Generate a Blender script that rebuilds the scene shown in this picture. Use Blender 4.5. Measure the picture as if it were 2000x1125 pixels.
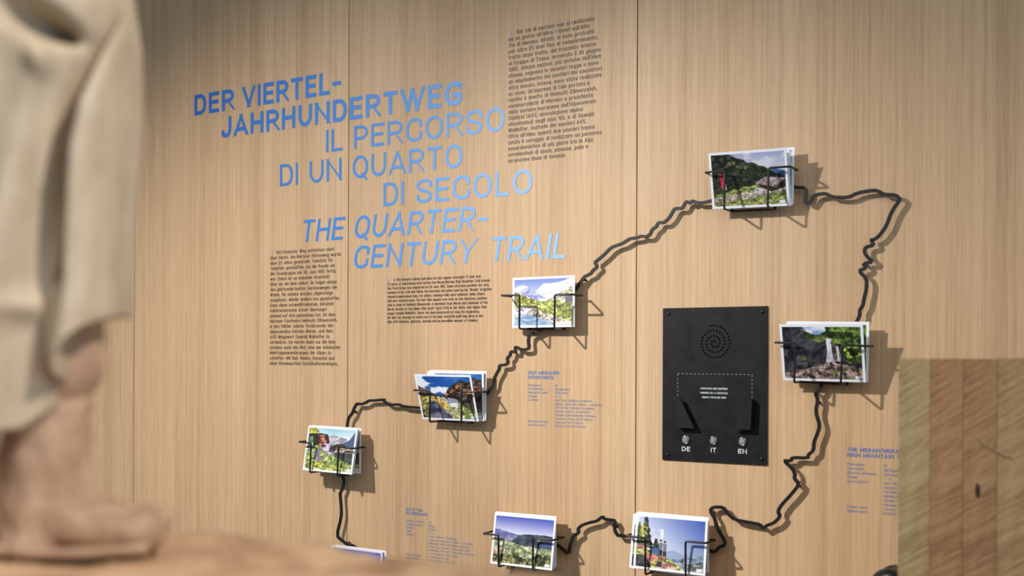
import bpy, bmesh, math, random
import numpy as np
from mathutils import Matrix, Vector

for o in list(bpy.data.objects):
    bpy.data.objects.remove(o)
SC = bpy.context.scene
COL = SC.collection

# ------------------------------------------------------------------ camera
FPX, IMW, IMH = 2160.0, 2000.0, 1125.0
TH = math.atan2(FPX, 3544.0)           # angle between the wall and the image plane
Z0, HY, ROLL, EYE = 2.355, 702.0, 0.0045, 1.5
ct, st = math.cos(TH), math.sin(TH)
CAM = np.array([Z0 * st, -Z0 * ct, EYE])
VF = np.array([-st, ct, 0.0]); VR = np.array([ct, st, 0.0]); VU = np.array([0, 0, 1.0])

def ray(px, py):
    dx, dy = px - 1000.0, HY - py
    c, s = math.cos(ROLL), math.sin(ROLL)
    return (c * dx - s * dy) * VR + (s * dx + c * dy) * VU + FPX * VF

def wall(px, py, p=0.0):
    """photo pixel -> (x, z) on the plane standing p metres in front of the wall"""
    d = ray(px, py)
    q = CAM + d * ((-p - CAM[1]) / d[1])
    return float(q[0]), float(q[2])

def camp(X, Zd, z):
    """metres right of / ahead of the camera, absolute height -> world point"""
    q = CAM + X * VR + Zd * VF
    return Vector((q[0], q[1], z))

cd = bpy.data.cameras.new('camera')
cam = bpy.data.objects.new('camera', cd)
COL.objects.link(cam)
c_, s_ = math.cos(ROLL), math.sin(ROLL)
right = c_ * VR + s_ * VU
up = -s_ * VR + c_ * VU
M = Matrix.Identity(4)
for i in range(3):
    M[i][0], M[i][1], M[i][2], M[i][3] = right[i], up[i], -VF[i], CAM[i]
cam.matrix_world = M
cd.sensor_width = 36.0
cd.lens = 36.0 * FPX / IMW
cd.shift_y = (HY - IMH / 2) / IMW
cd.clip_start = 0.02
cd.dof.use_dof = True
cd.dof.focus_distance = 2.28
cd.dof.aperture_fstop = 3.3
SC.camera = cam

# ------------------------------------------------------------------ light
w = bpy.data.worlds.new('world'); SC.world = w
w.use_nodes = True
bg = w.node_tree.nodes['Background']
bg.inputs[0].default_value = (0.69, 0.84, 1.0, 1)
bg.inputs[1].default_value = 0.25

def spot(name, loc, target, power, color, angle, blend, radius):
    l = bpy.data.lights.new(name, 'SPOT')
    l.energy, l.color = power, color
    l.spot_size, l.spot_blend, l.shadow_soft_size = math.radians(angle), blend, radius
    o = bpy.data.objects.new(name, l); COL.objects.link(o)
    o.location = loc
    o.rotation_euler = (Vector(target) - Vector(loc)).to_track_quat('-Z', 'Y').to_euler()
    return o

# two track spots side by side wash the wall, a third one picks out the statue
spot('track_spot_wall_low', (-1.34, -2.2, 3.05), (-0.272, 0, 0.363), 372, (1.0, 0.955, 0.895), 70, 1.0, 0.045)
spot('track_spot_wall_wide', (-1.28, -2.2, 3.05), (0.54, 0, 1.47), 240, (1.0, 0.955, 0.895), 30.2, 1.0, 0.045)
spot('track_spot_figure', (2.1, -1.55, 2.85), (0.47, -1.56, 1.45), 135, (1.0, 0.955, 0.90), 27, 0.8, 0.06)
ar = bpy.data.lights.new('overhead_fill_light', 'AREA')  # added soft fill from overhead, not a fixture of the room
ar.energy, ar.color, ar.shape, ar.size, ar.size_y = 22, (1.0, 0.95, 0.88), 'RECTANGLE', 3.0, 1.6
ao = bpy.data.objects.new('overhead_fill_light', ar); COL.objects.link(ao)
ao.location = (1.6, -2.6, 3.1); ao.rotation_euler = (math.radians(25), 0, 0)
wn = bpy.data.lights.new('window_daylight', 'AREA')
wn.energy, wn.color, wn.shape, wn.size, wn.size_y = 24, (0.50, 0.75, 1.0), 'RECTANGLE', 2.0, 1.8
wo = bpy.data.objects.new('window_daylight', wn); COL.objects.link(wo)
wo.location = (3.3, -2.0, 1.7); wo.rotation_euler = (math.radians(90), 0, math.radians(80))

SC.view_settings.view_transform = 'Standard'
SC.view_settings.look = 'None'
SC.view_settings.gamma = 1.0
SC.view_settings.use_curve_mapping = False
SC.view_settings.exposure = 0.0

# ------------------------------------------------------------------ helpers
def tag(o, label=None, cat=None, group=None, kind=None):
    for k, v in (('label', label), ('category', cat), ('group', group), ('kind', kind)):
        if v: o[k] = v
    return o

def empty(name, loc, label=None, cat=None, group=None):
    o = bpy.data.objects.new(name, None); COL.objects.link(o)
    o.location = loc; o.empty_display_size = 0.05
    return tag(o, label, cat, group)

def link_mesh(name, me, mat, parent=None, mw=None):
    if mat and not me.materials: me.materials.append(mat)
    o = bpy.data.objects.new(name, me); COL.objects.link(o)
    if parent: o.parent = parent
    if mw is not None: o.matrix_local = mw
    return o

def pymesh(name, vs, fs, mat, parent=None, smooth=False, mw=None):
    me = bpy.data.meshes.new(name)
    me.from_pydata([tuple(v) for v in vs], [], fs)
    me.update()
    if smooth:
        me.polygons.foreach_set('use_smooth', [True] * len(me.polygons))
    return link_mesh(name, me, mat, parent, mw)

def fixn(o):
    bm = bmesh.new(); bm.from_mesh(o.data)
    bmesh.ops.recalc_face_normals(bm, faces=bm.faces)
    bm.to_mesh(o.data); bm.free()
    return o

def box_data(x0, x1, y0, y1, z0, z1):
    v = [(x, y, z) for z in (z0, z1) for y in (y0, y1) for x in (x0, x1)]
    f = [(0, 2, 3, 1), (4, 5, 7, 6), (0, 1, 5, 4), (2, 6, 7, 3), (0, 4, 6, 2), (1, 3, 7, 5)]
    return v, f

def box(name, x0, x1, y0, y1, z0, z1, mat, parent=None, bevel=0.0, mw=None):
    v, f = box_data(x0, x1, y0, y1, z0, z1)
    o = pymesh(name, v, f, mat, parent, mw=mw)
    if bevel:
        bm = bmesh.new(); bm.from_mesh(o.data)
        bmesh.ops.bevel(bm, geom=list(bm.edges), offset=bevel, segments=2, affect='EDGES', profile=0.5)
        bm.to_mesh(o.data); bm.free()
    return o

def prism_data(poly, d0, d1):
    """polygon in local XY pulled from z=d0 to z=d1"""
    n = len(poly)
    v = [(x, y, d0) for x, y in poly] + [(x, y, d1) for x, y in poly]
    f = [tuple(range(n))[::-1], tuple(range(n, 2 * n))]
    f += [(i, (i + 1) % n, n + (i + 1) % n, n + i) for i in range(n)]
    return v, f

def tube_data(pts, r, seg=8):
    pts = [Vector(p) for p in pts]
    vs, fs = [], []
    n = len(pts)
    prev = None
    for i, p in enumerate(pts):
        t = ((pts[min(i + 1, n - 1)] - p).normalized() + (p - pts[max(i - 1, 0)]).normalized()).normalized()
        if prev is None:
            a = Vector((0, 0, 1)) if abs(t.z) < 0.9 else Vector((1, 0, 0))
            nx = t.cross(a).normalized()
        else:
            nx = (prev - t * prev.dot(t)).normalized()
        prev = nx
        ny = t.cross(nx)
        for k in range(seg):
            a = 2 * math.pi * k / seg
            vs.append(p + nx * (r * math.cos(a)) + ny * (r * math.sin(a)))
    for i in range(n - 1):
        for k in range(seg):
            k2 = (k + 1) % seg
            fs.append((i * seg + k, i * seg + k2, (i + 1) * seg + k2, (i + 1) * seg + k))
    fs.append(tuple(range(seg))[::-1]); fs.append(tuple(range((n - 1) * seg, n * seg)))
    return vs, fs

def round_path(pts, radii, seg=4):
    """round the inner corners of an open 3-D path"""
    out = [Vector(pts[0])]
    for i in range(1, len(pts) - 1):
        a, b, c = Vector(pts[i - 1]), Vector(pts[i]), Vector(pts[i + 1])
        r = radii if not isinstance(radii, (list, tuple)) else radii[i]
        r = min(r, (a - b).length * 0.49, (c - b).length * 0.49)
        p, q = b + (a - b).normalized() * r, b + (c - b).normalized() * r
        for k in range(seg + 1):
            t = k / seg
            out.append(p * (1 - t) ** 2 + b * 2 * t * (1 - t) + q * t * t)
    out.append(Vector(pts[-1]))
    return out

def lathe_data(prof, seg=24):
    vs, fs = [], []
    for r, z in prof:
        for k in range(seg):
            a = 2 * math.pi * k / seg
            vs.append((r * math.cos(a), r * math.sin(a), z))
    for i in range(len(prof) - 1):
        for k in range(seg):
            k2 = (k + 1) % seg
            fs.append((i * seg + k, i * seg + k2, (i + 1) * seg + k2, (i + 1) * seg + k))
    fs.append(tuple(range(seg))[::-1]); fs.append(tuple(range((len(prof) - 1) * seg, len(prof) * seg)))
    return vs, fs

def onwall(x, z, p=0.0):
    """local XY upright on the wall, local Z towards the room"""
    return Matrix(((1, 0, 0, x), (0, 0, -1, -p), (0, 1, 0, z), (0, 0, 0, 1)))

# ------------------------------------------------------------------ materials
def srgb(r, g, b):
    f = lambda c: (c / 255 / 12.92) if c / 255 <= 0.04045 else ((c / 255 + 0.055) / 1.055) ** 2.4
    return (f(r), f(g), f(b), 1)

def mat(name, col, rough=0.5, metal=0.0, spec=0.5, **kw):
    m = bpy.data.materials.new(name); m.use_nodes = True
    b = m.node_tree.nodes['Principled BSDF']
    b.inputs['Base Color'].default_value = col
    b.inputs['Roughness'].default_value = rough
    b.inputs['Metallic'].default_value = metal
    b.inputs['Specular IOR Level'].default_value = spec
    for k, v in kw.items(): b.inputs[k].default_value = v
    return m

class NT:
    def __init__(s, m):
        s.t = m.node_tree; s.n = s.t.nodes; s.b = s.n['Principled BSDF']
    def add(s, kind, **kw):
        n = s.n.new(kind)
        for k, v in kw.items():
            if k in n.inputs: n.inputs[k].default_value = v
            else: setattr(n, k, v)
        return n
    def ln(s, a, ao, b, bi): s.t.links.new(a.outputs[ao], b.inputs[bi])
    def coords(s, scale=(1, 1, 1), rot=(0, 0, 0), src='Object', loc=(0, 0, 0)):
        tc = s.add('ShaderNodeTexCoord'); mp = s.add('ShaderNodeMapping')
        mp.inputs['Scale'].default_value = scale; mp.inputs['Rotation'].default_value = rot
        mp.inputs['Location'].default_value = loc
        s.ln(tc, src, mp, 'Vector'); return mp
    def slanted(s, deg, scale):
        tc = s.add('ShaderNodeTexCoord'); mp = s.add('ShaderNodeMapping'); mp.vector_type = 'TEXTURE'
        mp.inputs['Scale'].default_value = tuple(1 / k for k in scale); mp.inputs['Rotation'].default_value = (0, math.radians(deg), 0)
        s.ln(tc, 'Object', mp, 'Vector'); return mp
    def noise(s, mp, scale=1, detail=4, rough=0.6, dist=0):
        n = s.add('ShaderNodeTexNoise')
        n.inputs['Scale'].default_value = scale; n.inputs['Detail'].default_value = detail
        n.inputs['Roughness'].default_value = rough; n.inputs['Distortion'].default_value = dist
        s.ln(mp, 'Vector', n, 'Vector'); return n
    def ramp(s, src, out, stops):
        r = s.add('ShaderNodeValToRGB')
        e = r.color_ramp.elements
        while len(e) < len(stops): e.new(0.5)
        for el, (p, c) in zip(e, stops): el.position = p; el.color = c
        s.ln(src, out, r, 'Fac'); return r
    def mix(s, a, b, fac, mode='MULTIPLY'):
        m = s.add('ShaderNodeMix', data_type='RGBA', blend_type=mode)
        m.inputs['Factor'].default_value = fac
        s.t.links.new(a, m.inputs['A']); s.t.links.new(b, m.inputs['B'])
        return m.outputs['Result']

def oak():
    m = mat('oak_veneer', srgb(200, 165, 125), rough=0.5, spec=0.35); T = NT(m)
    g = lambda v: (v, v, v, 1)
    c0 = T.coords((5.5, 1, 0.22)); n0 = T.noise(c0, 1.0, 3, 0.55, 0.3)
    base = T.ramp(n0, 'Fac', [(0.25, srgb(192, 158, 121)), (0.5, srgb(204, 170, 132)), (0.75, srgb(213, 181, 144))])
    c1 = T.coords((130, 1, 0.6)); n1 = T.noise(c1, 1.0, 6, 0.66, 0.3)
    r1 = T.ramp(n1, 'Fac', [(0.30, (0.78, 0.75, 0.72, 1)), (0.5, g(0.97)), (0.70, g(1.09))])
    c2 = T.coords((640, 1, 8)); n2 = T.noise(c2, 1.0, 3, 0.6, 0.0)
    r2 = T.ramp(n2, 'Fac', [(0.32, (0.79, 0.76, 0.73, 1)), (0.5, g(0.98)), (0.68, g(1.08))])
    c3 = T.coords((22, 1, 0.35), loc=(3.1, 0, 1.7)); n3 = T.noise(c3, 1.0, 4, 0.5, 0.6)
    r3 = T.ramp(n3, 'Fac', [(0.32, (0.88, 0.85, 0.82, 1)), (0.5, g(1)), (0.7, g(1.04))])
    x = T.mix(base.outputs[0], r1.outputs[0], 0.85)
    x = T.mix(x, r2.outputs[0], 0.9)
    x = T.mix(x, r3.outputs[0], 0.8)
    T.t.links.new(x, T.b.inputs['Base Color'])
    bp = T.add('ShaderNodeBump'); bp.inputs['Strength'].default_value = 0.12; bp.inputs['Distance'].default_value = 0.001
    T.ln(n2, 'Fac', bp, 'Height'); T.ln(bp, 'Normal', T.b, 'Normal')
    return m

def sawn(name, a, b, c):
    """crosscut laminated softwood with slanting saw marks"""
    m = mat(name, b, rough=0.75, spec=0.25); T = NT(m)
    c0 = T.slanted(-33, (9, 20, 95)); n0 = T.noise(c0, 1.0, 5, 0.62, 1.2)
    base = T.ramp(n0, 'Fac', [(0.28, a), (0.5, b), (0.74, c)])
    c1 = T.coords((38, 12, 4)); n1 = T.noise(c1, 1.0, 4, 0.6, 0.4)
    r1 = T.ramp(n1, 'Fac', [(0.3, (0.74, 0.70, 0.64, 1)), (0.55, (1, 1, 1, 1)), (0.75, (1.08, 1.08, 1.06, 1))])
    c2 = T.coords((300, 300, 300)); n2 = T.noise(c2, 1.0, 2, 0.6)
    r2 = T.ramp(n2, 'Fac', [(0.3, (0.86, 0.86, 0.85, 1)), (0.7, (1.08, 1.08, 1.08, 1))])
    x = T.mix(base.outputs[0], r1.outputs[0], 0.8)
    x = T.mix(x, r2.outputs[0], 0.8)
    T.t.links.new(x, T.b.inputs['Base Color'])
    bp = T.add('ShaderNodeBump'); bp.inputs['Strength'].default_value = 0.5; bp.inputs['Distance'].default_value = 0.002
    T.ln(n0, 'Fac', bp, 'Height'); T.ln(bp, 'Normal', T.b, 'Normal')
    return m

def carved(name, a, b, c):
    m = mat(name, b, rough=0.6, spec=0.3); T = NT(m)
    c0 = T.coords((14, 14, 3.0)); n0 = T.noise(c0, 1.0, 4, 0.55, 0.8)
    base = T.ramp(n0, 'Fac', [(0.3, a), (0.52, b), (0.72, c)])
    c1 = T.coords((45, 45, 30)); n1 = T.noise(c1, 1.0, 3, 0.6, 0.3)
    r1 = T.ramp(n1, 'Fac', [(0.32, (0.82, 0.78, 0.74, 1)), (0.55, (1, 1, 1, 1))])
    x = T.mix(base.outputs[0], r1.outputs[0], 0.7)
    T.t.links.new(x, T.b.inputs['Base Color'])
    bp = T.add('ShaderNodeBump'); bp.inputs['Strength'].default_value = 0.4; bp.inputs['Distance'].default_value = 0.003
    T.ln(n1, 'Fac', bp, 'Height'); T.ln(bp, 'Normal', T.b, 'Normal')
    return m

def plate_mat():
    m = mat('black_powder_coat', srgb(26, 26, 28), rough=0.42, spec=0.28); T = NT(m)
    c0 = T.coords((30, 30, 30)); n0 = T.noise(c0, 1.0, 6, 0.65, 0.4)
    r = T.ramp(n0, 'Fac', [(0.3, srgb(14, 14, 16)), (0.7, srgb(22, 22, 24))])
    T.ln(r, 'Color', T.b, 'Base Color')
    r2 = T.ramp(n0, 'Fac', [(0.3, (0.40, 0.40, 0.40, 1)), (0.7, (0.55, 0.55, 0.55, 1))])
    T.ln(r2, 'Color', T.b, 'Roughness')
    return m

def noisy(name, col, amt, scale, rough=0.5, spec=0.5, metal=0.0):
    m = mat(name, col, rough=rough, spec=spec, metal=metal); T = NT(m)
    c0 = T.coords((scale,) * 3); n0 = T.noise(c0, 1.0, 3, 0.6)
    k = lambda f: (min(1, col[0] * f), min(1, col[1] * f), min(1, col[2] * f), 1)
    r = T.ramp(n0, 'Fac', [(0.3, k(1 - amt)), (0.7, k(1 + amt))])
    T.ln(r, 'Color', T.b, 'Base Color')
    return m

def blue_ink():
    """blue print that runs from deep blue at the left end of the title to sky blue at its right end"""
    m = mat('blue_gradient_print', srgb(70, 130, 205), rough=0.5, spec=0.35); T = NT(m)
    ge = T.add('ShaderNodeNewGeometry'); sx = T.add('ShaderNodeSeparateXYZ'); T.ln(ge, 'Position', sx, 'Vector')
    mr = T.add('ShaderNodeMapRange'); mr.inputs['From Min'].default_value = -1.0; mr.inputs['From Max'].default_value = 0.16
    T.ln(sx, 'X', mr, 'Value')
    r = T.ramp(mr, 'Result', [(0.0, srgb(16, 98, 186)), (0.45, srgb(62, 132, 212)), (0.8, srgb(116, 172, 236)), (1.0, srgb(150, 194, 244))])
    T.ln(r, 'Color', T.b, 'Base Color')
    return m

MAT = {
    'oak': oak(),
    'gap': noisy('dark_gap_backing', srgb(60, 48, 38), 0.1, 20, 0.9),
    'floor': noisy('grey_floor_screed', srgb(150, 145, 138), 0.12, 4, 0.6),
    'blue': blue_ink(),
    'blue_small': noisy('pale_blue_print', srgb(96, 126, 190), 0.05, 80, 0.5, 0.4),
    'blue_faint': noisy('faint_blue_print', srgb(128, 146, 190), 0.05, 80, 0.5, 0.4),
    'dash': noisy('grey_print', srgb(150, 158, 164), 0.05, 80, 0.5, 0.4),
    'ink': noisy('dark_brown_print', srgb(62, 50, 42), 0.08, 90, 0.5, 0.5),
    'icon': noisy('lilac_print', srgb(165, 155, 175), 0.05, 90, 0.5, 0.4),
    'steel': noisy('black_coated_steel', srgb(20, 20, 22), 0.12, 60, 0.38, 0.5),
    'wire': noisy('black_wire', srgb(18, 18, 21), 0.1, 60, 0.38, 0.5),
    'paper': noisy('white_card_stock', srgb(240, 243, 250), 0.01, 40, 0.45, 0.35),
    'plate': plate_mat(),
    'hole': noisy('black_hole', srgb(5, 5, 6), 0.1, 60, 0.9, 0.1),
    'white': noisy('white_print', srgb(205, 214, 222), 0.03, 90, 0.5, 0.4),
    'bracket': noisy('matt_black_bracket', srgb(30, 30, 30), 0.25, 25, 0.30, 0.5),
    'chrome': noisy('polished_chrome', srgb(205, 205, 208), 0.03, 60, 0.16, 0.5, 1.0),
    'knob': noisy('glossy_black_rubber', srgb(14, 14, 15), 0.1, 40, 0.3, 0.5),
    'lam_pale': sawn('glulam_pale', srgb(146, 124, 86), srgb(180, 154, 110), srgb(204, 180, 138)),
    'lam_brown': sawn('glulam_brown', srgb(138, 100, 68), srgb(176, 134, 94), srgb(198, 160, 118)),
    'lam_tan': sawn('glulam_tan', srgb(150, 116, 78), srgb(186, 150, 106), srgb(208, 176, 132)),
    'knot': noisy('dark_resin_knot', srgb(58, 36, 22), 0.2, 60, 0.6),
    'trouser': carved('carved_wood_trousers', srgb(168, 147, 120), srgb(188, 168, 141), srgb(202, 184, 158)),
    'boot': carved('carved_wood_boot', srgb(150, 116, 90), srgb(188, 154, 126), srgb(206, 174, 148)),
    'rock': carved('carved_wood_base', srgb(156, 118, 88), srgb(198, 160, 124), srgb(212, 178, 142)),
    'plinth': noisy('grey_plinth', srgb(120, 112, 104), 0.1, 6, 0.7),
}
lens = mat('clear_button_lens', srgb(225, 228, 232), rough=0.06, spec=0.6)
lens.node_tree.nodes['Principled BSDF'].inputs['Transmission Weight'].default_value = 0.75
MAT['lens'] = lens
_pm = mat('photo_print', (1, 1, 1, 1), rough=0.4, spec=0.35)
_t = NT(_pm); _a = _t.add('ShaderNodeVertexColor', layer_name='print'); _t.ln(_a, 'Color', _t.b, 'Base Color')
MAT['photo'] = _pm

# ------------------------------------------------------------------ setting
v, f = box_data(-3.6, 3.4, 0.019, 0.06, 0, 3.2)
wallb = tag(pymesh('wall_back', v, f, MAT['gap']), 'oak veneer exhibition wall of tall vertical panels', kind='structure')
PITCH, GAP = 0.740, 0.0026
for k in range(-4, 4):
    x0 = -0.4505 + PITCH * k
    box('wall_panel', x0 + GAP / 2, x0 + PITCH - GAP / 2, 0.0, 0.0188, 0.0, 3.2, MAT['oak'], wallb)
v, f = box_data(-3.6, 3.4, -4.5, 0.06, -0.05, 0.0)
tag(pymesh('floor', v, f, MAT['floor']), 'grey floor in front of the oak wall', kind='structure')

# ------------------------------------------------------------------ big blue title (drawn stroke by stroke)
def rp2(pts, R, closed=False, seg=7):
    n = len(pts); out = []
    for i in range(n):
        b = Vector(pts[i]); r = R[i] if isinstance(R, (list, tuple)) else R
        if (not closed and i in (0, n - 1)) or r <= 0:
            out.append(b); continue
        a, c = Vector(pts[i - 1]), Vector(pts[(i + 1) % n])
        ra, rc = min(r, (a - b).length * 0.5), min(r, (c - b).length * 0.5)
        p, q = b + (a - b).normalized() * ra, b + (c - b).normalized() * rc
        for k in range(seg + 1):
            t = k / seg * math.pi / 2
            u = 1 - math.sin(t); w_ = 1 - math.cos(t)
            out.append(b + (p - b) * u + (q - b) * w_)
    return out

def ribbon(path, t, closed=False, ext=0.0):
    """flat strip of width t along a 2-D path; returns left and right edge points"""
    P = [Vector((p[0], p[1])) for p in path]
    Q = [P[0]]
    for p in P[1:]:
        if (p - Q[-1]).length > 1e-6: Q.append(p)
    if closed and (Q[0] - Q[-1]).length < 1e-6: Q.pop()
    P = Q; n = len(P)
    if not closed and ext:
        P[0] = P[0] + (P[0] - P[1]).normalized() * ext
        P[-1] = P[-1] + (P[-1] - P[-2]).normalized() * ext
    Lp, Rp = [], []
    for i in range(n):
        d1 = (P[i] - P[i - 1]).normalized() if (closed or i > 0) else None
        d2 = (P[(i + 1) % n] - P[i]).normalized() if (closed or i < n - 1) else None
        d1 = d1 or d2; d2 = d2 or d1
        n1, n2 = Vector((-d1.y, d1.x)), Vector((-d2.y, d2.x))
        m = (n1 + n2)
        m = m.normalized() if m.length > 1e-4 else n1
        k = min(1 / max(m.dot(n1), 0.3), 1.8)
        Lp.append(P[i] + m * (t / 2 * k)); Rp.append(P[i] - m * (t / 2 * k))
    return Lp, Rp

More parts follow.
